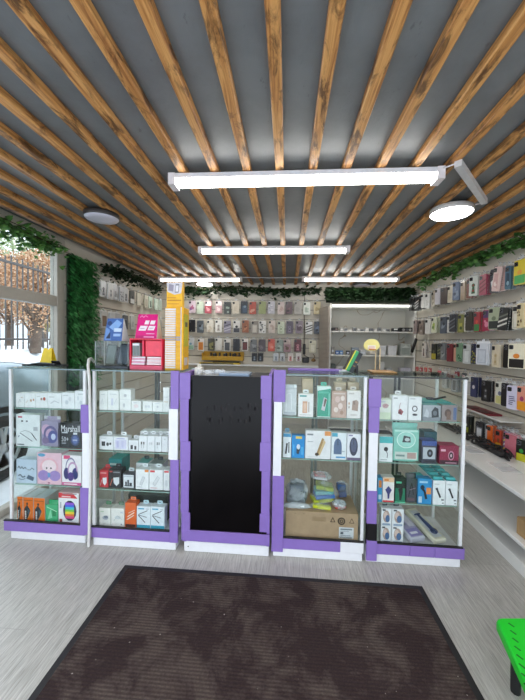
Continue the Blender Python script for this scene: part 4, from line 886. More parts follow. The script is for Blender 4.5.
mb = MB(); mb.tube([(0, .05, .036), (0, .12, .036), (0, .2, .036)], [.012, .010, .006], M('#2f3f66', .4), 8); mb.lathe([(0, -.006), (.022, -.004), (.022, .004), (0, .006)], (0, .06, .037), M('#2a3656', .4), 14); mb.tube([(-.02, .2, .036), (.02, .2, .036)], .005, M('#2f3f66', .4), 6); mb.build('comb', r, local=True)

# ------------------------------------------------------------------ things on the counter
TZ = TOPZ-.001
mb = MB(); mb.tube([(-1.33, 2.12, 1.135), (-1.29, 2.02, 1.165), (-1.245, 1.93, 1.165), (-1.215, 1.874, 1.13), (-1.195, 1.855, 1.05), (-1.187, 1.853, .8), (-1.187, 1.853, .4), (-1.195, 1.853, .1), (-1.20, 1.855, .012)], .0085, M('#dddcd8', .5), 8)
tag(mb.build('white_cable', origin=(-1.22, 1.87, 0)), 'thick white cable running down between the two left cabinets', 'cable')
s = empty('caution_stand', (-1.675, 2.19, TZ), 'small yellow trapezoid stand on the leftmost cabinet by the window', 'stand')
YEL = M('#f2cf1c', .4)
for k in (0, 1):
    mb = MB(); n = len(mb.v); mb.prism([(-.045, 0), (.045, 0), (.031, .118), (.012, .118), (.009, .108), (-.009, .108), (-.012, .118), (-.031, .118)], -.002, .002, YEL)
    mb.xf(Matrix.Translation((-1.72, 2.19+(-.03 if k == 0 else .03), TZ+.002)) @ Matrix.Rotation(math.radians(-13 if k == 0 else 13), 4, 'X')); mb.build('panel', s)
gl = empty('sunglasses', (-1.62, 2.0, TZ), 'black folded gadget with arms lying on the leftmost cabinet', 'gadget')
mb = MB(); mb.box(-1.78, -1.62, 2.02, 2.08, TZ, TZ+.012, BLACK, .004); mb.build('case', gl)
mb = MB(); mb.tube([(-1.70, 2.01, TZ+.012), (-1.62, 1.99, TZ+.022), (-1.52, 2.0, TZ+.014)], .009, BLACK, 6); mb.build('arm', gl)
mb = MB(); mb.box(-1.62, -1.50, 2.03, 2.10, TZ, TZ+.010, M('#26282c', .4), .003); mb.xf(Matrix.Rotation(0, 4, 'Z')); mb.build('cover', gl)
mb = MB(); mb.box(-.03, .03, -.003, .003, 0, .035, BLACK, .002); mb.xf(Matrix.Translation((-1.555, 2.06, TZ+.0105)) @ Matrix.Rotation(math.radians(40), 4, 'X')); mb.build('flap', gl)
# clear showcase
x0, x1, y0, y1 = -1.222, -1.0, 1.955, 2.10
sc = empty('acrylic_showcase', ((x0+x1)/2, y0, TZ), 'clear acrylic showcase with dark base left of the red display', 'showcase')
mb = MB(); mb.box(x0, x1, y0, y1, TZ+.0005, TZ+.018, M('#3b414a', .3), .002); mb.build('base', sc)
mb = MB(); H = .175
for a in ((x0, x1, y0, y0+.003), (x0, x1, y1-.003, y1), (x0, x0+.003, y0, y1), (x1-.003, x1, y0, y1)): mb.box(*a, TZ+.018, TZ+H, ACRYL)
mb.box(x0, x1, y0, y1, TZ+H, TZ+H+.003, ACRYL); mb.build('cover', sc)
for a, b in ((x0, y0), (x1-.004, y0), (x0, y1-.004), (x1-.004, y1-.004), (x0+.06, y0)):
    mb = MB(); mb.box(a, a+.004, b, b+.003, TZ+.018, TZ+H, M('#cfd6d6', .2)); mb.build('edge_bead', sc)
def slab(name, label, cat, x, y, z, w, h, t, col, tilt, elems=(), rz=0., group=None):
    mb = MB(); mb.prism(rrect(-w/2, w/2, 0, h, min(w, h)*.12), -t/2, t/2, M(col, .25)); art(mb, -w/2, w/2, 0, h, -t/2, elems)
    o = mb.build(name, local=True); o.location = (x, y, z); o.rotation_euler = (tilt, 0, rz); return tag(o, label, cat, group)
slab('display_phone', 'dark grey phone leaning in the acrylic showcase, right one', 'phone', -1.075, 2.02, TZ+.021, .07, .145, .009, '#4c5460', -.35, [('r', .08, .05, .92, .95, '#626c7a')])
slab('display_phone', 'grey-green phone standing in the acrylic showcase, left one', 'phone', -1.165, 2.03, TZ+.021, .065, .135, .009, '#5a625c', -.25, [('r', .08, .05, .92, .95, '#828b84')])
slab('display_phone', 'black phone lying back in middle of acrylic showcase', 'phone', -1.12, 2.05, TZ+.021, .05, .12, .009, '#2a2e36', -.3)
def tent(name, label, x0, x1, y, z, h, depth, front, side, elems, slant=.0):
    mb = MB(); w = x1-x0; e = .35
    a, b = y, y+depth; tz = z+h; ty = y+depth*e
    fm = M(front, .35); sm = M(side, .5)
    F = [(x0, a, z), (x1, a, z), (x1-.006, ty, tz), (x0+.006, ty, tz)]; B = [(x0, b, z), (x1, b, z), (x1-.006, ty+.006, tz), (x0+.006, ty+.006, tz)]
    mb.face(F, fm); mb.face(B[::-1], sm); mb.face([F[1], B[1], B[2], F[2]], sm); mb.face([F[0], F[3], B[3], B[0]], sm); mb.face([F[3], F[2], B[2], B[3]], sm); mb.face([F[0], B[0], B[1], F[1]], sm)
    st = len(mb.v); art(mb, x0, x1, 0, 1, 0, elems)
    for i in range(st, len(mb.v)):
        X, Yy, Z = mb.v[i]; mb.v[i] = (X, a+(ty-a)*Z+Yy, z+h*Z)
    return mb.build(name, origin=((x0+x1)/2, y, z))
o = tent('brochure_stand', 0, -1.17, -1.05, 1.965, TZ+.1785, .145, .10, '#3d63a6', '#d5d6d8', [('p', [(.04, .04), (.4, .04), (.25, .5), (.04, .6)], '#6f97d0'), ('p', [(.2, .6), (.6, .95), (.9, .8), (.6, .4)], '#86aee0'), ('r', .5, .4, .92, .56, '#c9dbf0'), ('e', .22, .78, .12, .1, '#28406f'), ('r', .5, .2, .9, .32, '#98b8e2'), ('p', [(.1, .1), (.3, .4), (.36, .1)], '#24304f')])
tag(o, 'blue brochure tent stand on top of the clear acrylic showcase', 'brochure stand')
# red display
x0, x1, y0, y1 = -.985, -.775, 1.94, 2.06; RED = M('#e8304e', .3); RH = .188
rd = empty('red_card_display', ((x0+x1)/2, y0, TZ), 'red acrylic card display with white card rows, left of yellow rack', 'display')
mb = MB(); mb.box(x0, x1, y0, y1, TZ+.0005, TZ+.028, M('#d9506c', .3), .002); mb.build('base', rd)
mb = MB(); mb.box(x0, x1, y1-.008, y1, TZ+.028, TZ+RH, RED, .001); mb.box(x0, x0+.006, y0, y1-.008, TZ+.028, TZ+RH, RED, .001); mb.box(x1-.006, x1, y0, y1-.008, TZ+.028, TZ+RH, RED, .001); mb.box(x0, x1, y0, y1, TZ+RH, TZ+RH+.008, RED, .001); mb.build('body', rd)
mb = MB(); mb.box(x0+.09, x1-.008, y0+.03, y0+.06, TZ+.085, TZ+RH-.004, M('#f04a60', .3), .001); mb.box(x0+.072, x0+.084, y0+.02, y0+.06, TZ+.085, TZ+RH-.004, M('#e02a50', .3)); mb.build('inner_panel', rd)
for k in range(5):
    mb = MB(); z = TZ+.032+k*.0102; mb.box(x0+.009, x0+.094, y0+.006+k*.002, y0+.03, z, z+.0085, M(('#f3e6ec', '#e9a9c2')[k % 2], .4), .0005); mb.build('card_row', rd)
    mb = MB(); mb.box(x0+.108, x1-.009, y0+.006+k*.002, y0+.03, z, z+.0085, M(('#f6e9ea', '#f3cdd0')[k % 2], .4), .0005); mb.build('card_row', rd)
mb = MB(); mb.box(x0+.012, x0+.06, y0+.012, y0+.05, TZ+.085, TZ+.168, M('#9a9ea0', .3), .001); art(mb, x0+.012, x0+.06, TZ+.085, TZ+.168, y0+.012, [('r', .06+.19*q, .04, .16+.19*q, .96, '#5c6864') for q in range(5)]+[('r', .05, .8, .95, .96, '#eceef0')]); mb.build('sim_stack', rd)
o = tent('brochure_stand', 0, -.955, -.815, 1.95, TZ+.1965, .155, .10, '#e0147f', '#e6e0da', [('l', [(.14, .86), (.22, .95), (.3, .86), (.38, .95), (.5, .88)], .05, '#f08cc0'), ('p', [(.36, .58), (.56, .58), (.6, .74), (.42, .74)], '#f4e6ee'), ('p', [(.62, .58), (.84, .58), (.88, .74), (.67, .74)], '#f4e6ee'), ('p', [(.12, .32), (.46, .32), (.54, .52), (.2, .52)], '#f4e6ee'), ('p', [(.54, .34), (.84, .34), (.9, .52), (.6, .52)], '#f4e6ee'), ('r', .2, .39, .4, .42, '#b8a0b0'), ('r', .62, .41, .8, .44, '#b8a0b0'), ('r', .5, .18, .88, .22, '#f0a8cc'), ('r', .05, .02, .95, .12, '#c0106c'), ('r', .4, .04, .88, .09, '#e890bc')])
tag(o, 'magenta brochure tent stand with white card pictures on the red display', 'brochure stand')
# yellow rack
x0, x1, y0, y1 = -.765, -.648, 1.955, 2.075; RZ = TZ+.395
ry = empty('sim_card_rack', ((x0+x1)/2, y0, TZ), 'tall yellow and white card rack with header picture on the counter', 'rack')
mb = MB(); YE = M('#f0b81c', .35); mb.box(x0, x1, y0+.004, y1, TZ+.0005, RZ, YE, .002)
mb.box(x1, x1+.001, y0+.02, y0+.10, TZ+.15, RZ-.04, M('#c9c03a', .4)); mb.box(x1, x1+.0014, y0+.04, y0+.085, RZ-.12, RZ-.09, M('#5a5138', .4)); mb.box(x1, x1+.0014, y0+.03, y0+.09, TZ+.03, TZ+.08, M('#cfc6c8', .4)); mb.build('body', ry)
n = 26
for k in range(n):
    z = TZ+.012+k*(.378/n); mb = MB(); hh = .378/n-.0035
    if abs(z-(TZ+.195)) < .012: m1 = m2 = M('#b3a8a4', .4)
    else: m1, m2 = M('#ece3dc', .4), M(('#f2bb2a', '#eeb422')[k % 2], .4)
    mb.box(x0+.003, x0+.070, y0-.002, y0+.003, z, z+hh, m1, .0006); mb.box(x0+.072, x1-.016, y0-.002, y0+.003, z, z+hh, m2, .0006); mb.build('card_row', ry)
mb = MB(); mb.box(x1-.014, x1-.010, y0-.003, y0+.003, TZ+.002, RZ, M('#efe9e2', .4)); mb.build('corner_strip', ry)
mb = MB(); hz0, hz1 = RZ+.0005, TZ+.555
mb.box(x0+.002, x1-.012, y0+.02, y0+.06, hz0, hz1, YE, .002); art(mb, x0+.002, x1-.012, hz0, hz1, y0+.02, [('p', [(.06, .62), (.0, .98), (1, .98), (.92, .56), (.5, .5)], '#d6d3da'), ('p', [(.52, .58), (.76, .58), (.8, .92), (.58, .92)], '#8a8690'), ('p', [(.56, .62), (.72, .62), (.76, .86), (.6, .86)], '#e6e4ea'), ('p', [(.12, .66), (.42, .62), (.46, .88), (.16, .92)], '#9a94a4'), ('r', .06, .25, .94, .3, '#c98a10'), ('r', .06, .12, .8, .16, '#d89a18'), ('r', .05, .36, .6, .4, '#d8951a')]); mb.build('header_card', ry)
# items on the blackboard cabinet
BT2 = TOPZ-.0298
mb = MB(); mb.box(-.575, -.53, 1.96, 2.02, BT2+.0005, BT2+.05, M('#e9e6dc', .5), .003); mb.lathe([(.014, 0), (.014, .012), (.008, .018), (0, .018)], (-.553, 1.99, BT2+.0498), M('#d2cfc4', .4), 14)
tag(mb.build('small_white_bottle', origin=(-.55, 1.99, BT2)), 'small white square container beside the yellow rack', 'container')
mb = MB(); rn = random.Random(9); n = 9; g = [[Vector((-.55+.17*i/n, 1.92+.07*j/n, BT2+.012+rn.random()*.03)) for j in range(n+1)] for i in range(n+1)]
for i in range(n):
    for j in range(n): mb.face([g[i][j], g[i+1][j], g[i+1][j+1], g[i][j+1]], film('#d9dde0', .75, .2))
mb.box(-.54, -.40, 1.93, 1.98, BT2+.0005, BT2+.006, M('#dfe3e6', .3), .001)
tag(mb.build('crumpled_film', origin=(-.47, 1.95, BT2)), 'crumpled clear wrapper on the blackboard cabinet top', 'wrapper')
mb = MB(); mb.box(-.41, -.225, 1.915, 2.06, BT2+.0005, BT2+.022, M('#8ea2ba', .35), .003); mb.box(-.40, -.235, 1.925, 2.05, BT2+.0221, BT2+.0235, M('#aab9cc', .3), .001)
tag(mb.build('grey_blue_folder', origin=(-.32, 1.98, BT2)), 'grey-blue flat folder lying on the blackboard cabinet top', 'folder')
# on the fourth cabinet
mb = MB(); a, b = hit(283, 368, Y=2.15).x, hit(345, 370, Y=2.15).x; mb.box(.01, .36, 2.11, 2.16, TZ+.0005, TZ+.016, PURPLE, .002); mb.box(.34, .44, 2.10, 2.17, TZ+.0005, TZ+.010, M('#e4e3ea', .4), .002)
tag(mb.build('purple_strip_board', origin=(.2, 2.13, TZ)), 'long purple strip with white end lying on the cabinet right of the blackboard', 'board')
b = empty('phone_box', (.40, 2.05, TZ), 'green, yellow and black flat box leaning on the fourth cabinet', 'box')
mb = MB(); mb.box(-.026, .026, -.04, .04, 0, .135, M('#1c2226', .4), .002)
art(mb, -.026, .026, 0, .135, -.04, [('r', 0, 0, .14, 1, '#e3d63c'), ('r', .14, 0, .5, 1, '#2f9d5c'), ('r', .5, 0, 1, 1, '#22282c'), ('r', .6, .5, .9, .56, '#a5762f'), ('r', .6, .3, .9, .36, '#7a5f2f'), ('r', .56, .86, .9, .97, '#14171a')])
mb.xf(Matrix.Translation((.385, 2.05, TZ+.0125)) @ Matrix.Rotation(math.radians(26), 4, 'Y')); mb.build('carton', b)
mb = MB(); mb.box(.43, .446, 2.03, 2.09, TZ+.0005, TZ+.05, BLACK, .002); mb.build('prop_stand', b)
# mini basketball hoop
hp = empty('mini_basketball_hoop', (.60, 2.17, TZ), 'toy basketball hoop with pale yellow backboard on the rightmost cabinet', 'toy')
mb = MB(); mb.box(.545, .70, 2.08, 2.22, TZ+.0005, TZ+.009, M('#b98d58', .5), .003); mb.build('base', hp)
for x in (.590, .618):
    mb = MB(); mb.tube([(x, 2.18, TZ+.008), (x, 2.18, TZ+.16)], .0035, M('#e0c79a', .4), 8); mb.build('pole', hp)
mb = MB(); P = []
c = hit(371.5, 346, Y=2.17)
for k in range(24):
    t = 2*math.pi*k/24; P.append((c.x+.052*math.cos(t)*(1-.06*max(0, -math.sin(t))), c.z+(.047*math.sin(t) if math.sin(t) > 0 else .034*math.sin(t))))
mb.prism(P, 2.165, 2.172, M('#eee08a', .4)); art(mb, c.x-.05, c.x+.05, c.z-.04, c.z+.04, 2.165, [('r', .25, .2, .75, .56, '#f6f1e2'), ('r', .3, .26, .7, .5, '#e9cfc0')]); mb.build('backboard', hp)
mb = MB(); N = 20
mb.tube([(c.x+.02*math.cos(2*math.pi*k/N), 2.142+.02*math.sin(2*math.pi*k/N), c.z-.022) for k in range(N+1)], .003, M('#e08a34', .4), 6); mb.build('hoop', hp)
mb = MB()
for k in range(10):
    t = 2*math.pi*k/10; mb.tube([(c.x+.02*math.cos(t), 2.142+.02*math.sin(t), c.z-.022), (c.x+.013*math.cos(t+.4), 2.142+.013*math.sin(t+.4), c.z-.05)], .001, M('#f0e6d6', .5), 4)
mb.build('net', hp)

# ------------------------------------------------------------------ phone cases and packs on the walls
POUCH = film('#f2f4f4', .13, .12); HOOK = M('#b9bcbf', .25, .8)
def hook(p, d, wall):
    """wire hook from the wall at p, reaching along d"""
    p = Vector(p); d = Vector(d); mb = MB(); mb.tube([p-d*.1, p+d, p+d*1.04+Vector((0, 0, .012))], .0022, HOOK, 5); mb.build('hook', wall)
def case_art(rn, style, c2, c3):
    if style == 'plain': return [('r', .45, .06, .55, .075, c2)]
    if style == 'dots': return [('e', rn.uniform(.15, .85), rn.uniform(.08, .7), rn.uniform(.06, .13), rn.uniform(.03, .06), rn.choice([c2, c3])) for _ in range(12)]
    if style == 'flower':
        E = []
        for _ in range(4):
            u, v = rn.uniform(.25, .75), rn.uniform(.12, .62)
            E += [('e', u+.11*math.cos(t), v+.055*math.sin(t), .08, .04, c2) for t in (0, 1.26, 2.5, 3.77, 5.0)]+[('e', u, v, .05, .025, c3)]
        return E
    if style == 'stripe': return [('p', [(.0, .1+.2*q), (1, .3+.2*q), (1, .38+.2*q), (0, .18+.2*q)], rn.choice([c2, c3])) for q in range(3)]
    if style == 'blotch': return [('p', [(rn.uniform(.05, .4), rn.uniform(.05, .4)), (rn.uniform(.55, .95), rn.uniform(.05, .4)), (rn.uniform(.6, .95), rn.uniform(.45, .75)), (rn.uniform(.1, .4), rn.uniform(.4, .75))], c2), ('e', rn.uniform(.3, .7), rn.uniform(.2, .6), .22, .1, c3), ('e', rn.uniform(.3, .7), rn.uniform(.2, .6), .12, .07, c2)]
    if style == 'figure': return [('e', .5, .52, .2, .1, c2), ('p', [(.28, .1), (.72, .1), (.62, .46), (.38, .46)], c2), ('e', .5, .52, .09, .05, c3), ('r', .4, .2, .6, .3, c3)]
    if style == 'text': return lines(.2, .2, .8, .6, 5, c2, rn.randint(0, 99))
    if style == 'frame': return [('r', .14, .06, .86, .72, c2), ('r', .22, .1, .78, .66, c3)]
    if style == 'bottom': return [('r', .05, .03, .95, .38, c2), ('e', .5, .5, .2, .1, c3)]
    if style == 'top': return [('r', .04, .62, .96, .97, c2), ('e', .5, .3, .25, .14, c3), ('e', .3, .45, .12, .07, c3)]
    return []
def phone_case(loc, rotz, col, style, c2, c3, label, group, w=.098, h=.2, seed=0, card=None, tilt=0.0, cat='phone case', wide=False):
    rn = random.Random(seed); root = empty('phone_case_pack', loc, label, cat, group, rotz)
    root.rotation_euler = (0, tilt, rotz)
    mb = MB(); P = rrect(-w/2, w/2, -h, -.001, .006, 2)
    mb.prism(P, .002, .003, M(card, .5) if card else POUCH)
    mb.prism(rrect(-.016, .016, -.003, .018, .005, 2), .002, .003, M(card or '#c3c5c6', .4))
    mb.build('hang_card', root, local=True)
    mb = MB(); e = .007; P = rrect(-w/2+e, w/2-e, -h+.006, -.018, .010, 3)
    m = M(col, .3); mb.prism(P, -.0105, .0015, m); art(mb, -w/2+e, w/2-e, -h+.006, -.018, -.0105, case_art(rn, style, c2, c3)); cs = mb.build('case_shell', root, local=True)
    if not wide:
        mb = MB(); a = -w/2+e+.006; mb.prism(rrect(a, a+.03, -.06, -.028, .006, 2), -.0145, -.0106, M('#2c2d31' if sum(lin(col)[:3]) > .6 else '#55565c', .3))
        for u, v in ((.009, -.036), (.021, -.044), (.009, -.052)): mb.lathe([(.0, .0), (.0055, 0), (.0055, .0012), (.004, .0016), (0, .001)], (a+u, -.0146, v), M('#0d0d10', .15), 8, 'y')
        mb.build('camera_bump', cs, local=True)
    return root
ORD = ['first', 'second', 'third', 'fourth', 'fifth', 'sixth', 'seventh', 'eighth', 'ninth', 'tenth', 'eleventh', 'twelfth', 'thirteenth', 'fourteenth', 'fifteenth', 'sixteenth', 'seventeenth', 'eighteenth', 'nineteenth', 'twentieth', 'twenty-first', 'twenty-second']
# back wall: px, description, colour, style, ink, ink
ROW1 = [(191.9, 'clear pink-print', '#c9b7c0', 'blotch', '#a9627f', '#8f5a8a'), (199.8, 'pale green', '#bdc8b4', 'plain', '#98a58e', '#fff'), (207.9, 'white-topped red pattern', '#a84f5a', 'top', '#e6e4e2', '#d79aa0'), (218.4, 'pink and white', '#c9a2a4', 'top', '#ece7e4', '#e6d3d2'),
        (227, 'charcoal floral', '#3f4342', 'flower', '#8d9a90', '#b9c0b6'), (235.3, 'beige', '#cfc5b4', 'text', '#b5a893', '#fff'), (243.6, 'dark navy', '#2c3440', 'blotch', '#46566a', '#8797a6'), (252.2, 'red-orange patterned', '#b5503f', 'flower', '#e2b5a2', '#d98f77'),
        (261.7, 'olive green', '#9aa36b', 'plain', '#7d8653', '#fff'), (270.6, 'pale lilac-grey', '#c9c7cf', 'dots', '#a9a6b6', '#e4e2e8'), (280.3, 'pale rose', '#d6c5bf', 'flower', '#c2a39a', '#ebe0da'), (288.2, 'dark plum', '#5b434a', 'blotch', '#8d6a72', '#32272c'),
        (297, 'clear grey', '#b3aea6', 'text', '#948e86', '#fff'), (306, 'white lettered', '#e2e6dc', 'text', '#5d8a68', '#b75d4e'), (316.3, 'yellow-beige', '#cdbd93', 'blotch', '#b29f74', '#d9cfae')]
ROW2 = [(191.7, 'black', '#1b1b1f', 'plain', '#444', '#fff'), (200.2, 'dark grey', '#4f565c', 'blotch', '#7f8a92', '#2c3136'), (210, 'ivory', '#dcd6c9', 'flower', '#c9bba6', '#efe9dd'), (218.4, 'white line-art', '#e6e4df', 'figure', '#b9b4ad', '#8f8a85'),
        (227.2, 'grey-violet', '#8a8594', 'stripe', '#4c4858', '#c3c0cc'), (236.4, 'small black-windowed', '#d9d7d3', 'bottom', '#4a4d55', '#23252a'), (245.2, 'brown-orange', '#9a5f41', 'blotch', '#c48a68', '#6a3e2a'), (254.4, 'clear taupe', '#8f877d', 'frame', '#b5aea4', '#cfc9c0'),
        (262.2, 'white spotted', '#e3e1dd', 'dots', '#2a2a2c', '#6a6a6c'), (271.5, 'blush cream', '#d9ccc2', 'flower', '#b79f92', '#f0e6de'), (280.7, 'mint cream', '#ccd5bd', 'figure', '#a3b18e', '#e9eee0'), (289.2, 'dusky purple', '#5f5664', 'figure', '#8d8296', '#39323e'),
        (298.8, 'mauve mosaic', '#8b7c86', 'blotch', '#5d4a56', '#c4b6bf'), (308.5, 'black and white slash', '#e4e4e2', 'stripe', '#1f1f22', '#1f1f22'), (317, 'grey-blue dark', '#4c535f', 'blotch', '#76839a', '#2b303a')]
ROW3 = [(190.7, 'pale leaf-print', '#d3d6d8', 'bottom', '#8fb39a', '#6f9cae'), (200.9, 'orange-centred', '#e4dfda', 'frame', '#dba24a', '#cf7f3a'), (211.3, 'black and yellow', '#4c4a3f', 'blotch', '#8f8b5a', '#23231f'), (218.6, 'pearl white', '#d8d5ce', 'plain', '#bdb9b0', '#fff'),
        (227.3, 'black framed white', '#d9d7d2', 'frame', '#3f4146', '#56595f'), (236.4, 'matte black', '#26252a', 'plain', '#4d4a52', '#fff'), (244.9, 'white with red spots', '#e8e2dd', 'frame', '#2e2628', '#7d4a4a'), (253.5, 'grey marbled', '#75777a', 'blotch', '#9ea1a5', '#4b4d51'),
        (262, 'dark grey-rose', '#5a5156', 'flower', '#877b81', '#39343a'), (271.3, 'coral red', '#d2604f', 'blotch', '#e58a78', '#e9a596'), (279.7, 'sage grey', '#8f9a92', 'blotch', '#b4bdb5', '#6a746c'), (287.2, 'dusty pink', '#a28088', 'top', '#cbb9b4', '#6e5a4c'),
        (297.7, 'maroon', '#66363f', 'figure', '#c98f98', '#9c5e68'), (312.6, 'pale yellow', '#ddd9c2', 'frame', '#cbc6aa', '#e6e2d0')]
for rown, row, ztop, h in (('top', ROW1, 1.925, .205), ('second', ROW2, 1.628, .205), ('third', ROW3, 1.345, .205)):
    for i, (px, desc, col, st, c2, c3) in enumerate(row):
        c2 = c2 if len(c2) == 7 else '#dddddd'; c3 = c3 if len(c3) == 7 else '#dddddd'
        Yp = YB-.045-.012*((i*7) % 3); x = hit(px, 350, Y=Yp).x; z = ztop-.006*((i*5) % 3)
        hook((x, YB, z+.011), (0, -(YB-Yp)-.004, 0), wall_back)
        phone_case((x, Yp, z), 0, col, st, c2, c3, f'{desc} phone case, {ORD[i]} from left in {rown} row on back wall', f'phone cases in the {rown} row of the back wall', w=.118 if i % 4 else .122, h=h+.008, seed=px)
# low goods on the back wall
def wallthing(root): return root
led = MB(); led.box(-1.62, .48, YB-.16, YB-.001, .905, .925, WHITE, .003); tag(led.build('wall_ledge', origin=(-.6, YB-.08, .905)), 'narrow white ledge along the lower back wall', 'ledge')
ty = empty('yellow_tray', (-1.0, YB-.09, .98), 'long yellow tray of black gadgets low on the back wall', 'tray')
YT = M('#c79a25', .4); xa, xb = hit(202, 356, Y=4.88).x, hit(243, 356, Y=4.88).x
mb = MB(); mb.box(xa, xb, 4.86, 4.995, .985, 1.0, YT, .002); mb.box(xa, xb, 4.855, 4.866, .985, 1.05, YT, .002); mb.box(xa, xa+.01, 4.86, 4.995, .985, 1.10, YT, .002); mb.box(xb-.01, xb, 4.86, 4.995, .985, 1.05, YT, .002); mb.box(xa, xb, 4.985, 4.998, .985, 1.12, YT, .002); mb.build('tray_body', ty)
for k in range(7):
    x = xa+.12+k*.07+(.03 if k > 2 else 0)
    g = empty('black_gadget', (x, 4.93, 1.0), f'black gadget in the yellow tray, {ORD[k]} from left', 'gadget', 'gadgets in the yellow tray')
    mb = MB(); mb.box(x-.03, x+.03, 4.90, 4.95, 1.0005, 1.05+.03*((k*3) % 2)+.01*k % .02, M('#1d1a18', .4), .008); mb.build('body', g)
    mb = MB(); mb.box(x-.012, x+.012, 4.96, 4.975, 1.0005, 1.10, M('#33302c', .4), .004); mb.build('handle', g)
mb = MB(); xa2, xb2 = hit(200, 366, Y=4.88).x, hit(240, 366, Y=4.88).x; mb.box(xa2, xb2, 4.85, 4.95, .9255, .95, M('#d2b52e', .4), .003); mb.box(xa2+.02, xb2-.1, 4.846, 4.851, .93, .945, M('#2a2622', .4)); mb.box(xa2+.2, xb2-.02, 4.86, 4.94, .9505, .965, M('#25211e', .4), .004)
tag(mb.build('yellow_black_box', origin=((xa2+xb2)/2, 4.9, .9255)), 'long yellow and black box lying on the white ledge', 'box')
for k, (px, d, col, c2) in enumerate(((254.5, 'left black twin-eyed holder', '#23242a', '#6a7684'), (260.5, 'right black twin-eyed holder', '#1e1f24', '#5a6674'), (276, 'white pack with blue-grey print', '#c9ced3', '#7d8a9a'), (282.5, 'white pack with dark tool print', '#c3c6ca', '#3a3d44'), (290.5, 'white pack with red circle', '#e0d6d2', '#cf5a4a'), (298.5, 'white pack with dark red loop', '#ded7d6', '#7f2f3a'))):
    Yp = YB-.05; x = hit(px, 357, Y=Yp).x; z = hit(px, 352, Y=Yp).z
    hook((x, YB, z+.011), (0, -.054, 0), wall_back)
    phone_case((x, Yp, z), 0, col, 'figure', c2, '#9aa4ae', d+' hanging low on the back wall', 'packs hanging low on the back wall', w=.095, h=.15, seed=k+90, cat='accessory pack', wide=True)
x = hit(303.8, 350, Y=4.94).x; xg = x
g = empty('hanging_cable_tester', (x, 4.94, 1.0), 'black cable with plug block hanging between cases on the back wall', 'cable')
mb = MB(); mb.tube([(x, 4.985, 2.0), (x, 4.98, 1.7), (x+.003, 4.975, 1.45), (x+.005, 4.955, 1.26)], .005, M('#3a3430', .6), 5); mb.build('cable', g)
mb = MB(); mb.box(x-.012, x+.026, 4.935, 4.965, 1.10, 1.26, BLACK, .006); mb.build('plug_block', g)
mb = MB(); mb.box(x-.02, x+.085, 4.93, 4.97, .97, 1.05, M('#2b2c30', .4), .012); mb.tube([(x+.0, 4.95, 1.10), (x+.03, 4.95, 1.07), (x+.08, 4.95, 1.05)], .006, BLACK, 5); mb.build('charger', g)
mb = MB(); x = hit(313.5, 358, Y=4.95).x; mb.lathe([(0, 0), (.032, .01), (.036, .03), (.02, .05), (0, .055)], (x, 4.95, .985), M('#8a6a3f', .5), 14); mb.tube([(x, 4.95, 1.03), (x+.02, 4.96, 1.07), (x, 4.995, 1.10)], .005, M('#6a5030', .5), 5)
tag(mb.build('brown_pouch', origin=(x, 4.95, .985)), 'small brown round pouch at the right end of the lowest back wall row', 'pouch')

# right wall rows: px, width px hint -> along the wall
XP = 1.69
def rightrow(rown, items, ztop, h, ym, below=False):
    ys = [min(4.545, hit(it[0], ym, X=XP).y) for it in items]
    for i, it in enumerate(items):
        px, desc, col, st, c2, c3 = it[:6]; kw = it[6] if len(it) > 6 else {}
        y = ys[i]; xo = kw.get('x', XP+.014*((i*7) % 3-1)); w = kw.get('w')
        gap = min([abs(y-q) for j, q in enumerate(ys) if j != i]+[.2])
        w = w or max(.062, min(.10, gap*.98)); z = ztop-.006*((i*5) % 3)+kw.get('dz', 0)
        if y < 4.4 or rown != 'top': pass
        hook((XR, y, z+.011), (-(XR-xo)-.004, 0, 0), wall_right)
        phone_case((xo, y, z), -math.pi/2+math.radians(kw.get('rz', ((i*37) % 5)*5)), col, st, c2, c3, f'{desc}, {ORD[i]} from far end, {rown} row on right wall', f'packs in the {rown} row of the right wall', w=w, h=kw.get('h', h), seed=px*3+1, card=kw.get('card'), tilt=kw.get('tilt', 0), wide=kw.get('wide', False), cat=kw.get('cat', 'phone case'))
        if XR-xo > .06:
            phone_case((xo+.036, y+.006, z+.001), -math.pi/2+math.radians(3), col, 'text', c2, c3, f'{" ".join(desc.replace(",", "").split()[:4])}, hung behind, {ORD[i]} hook from far end, {rown} row, right wall', f'packs behind the front ones in the {rown} row', w=w, h=kw.get('h', h), seed=px*5, wide=True)
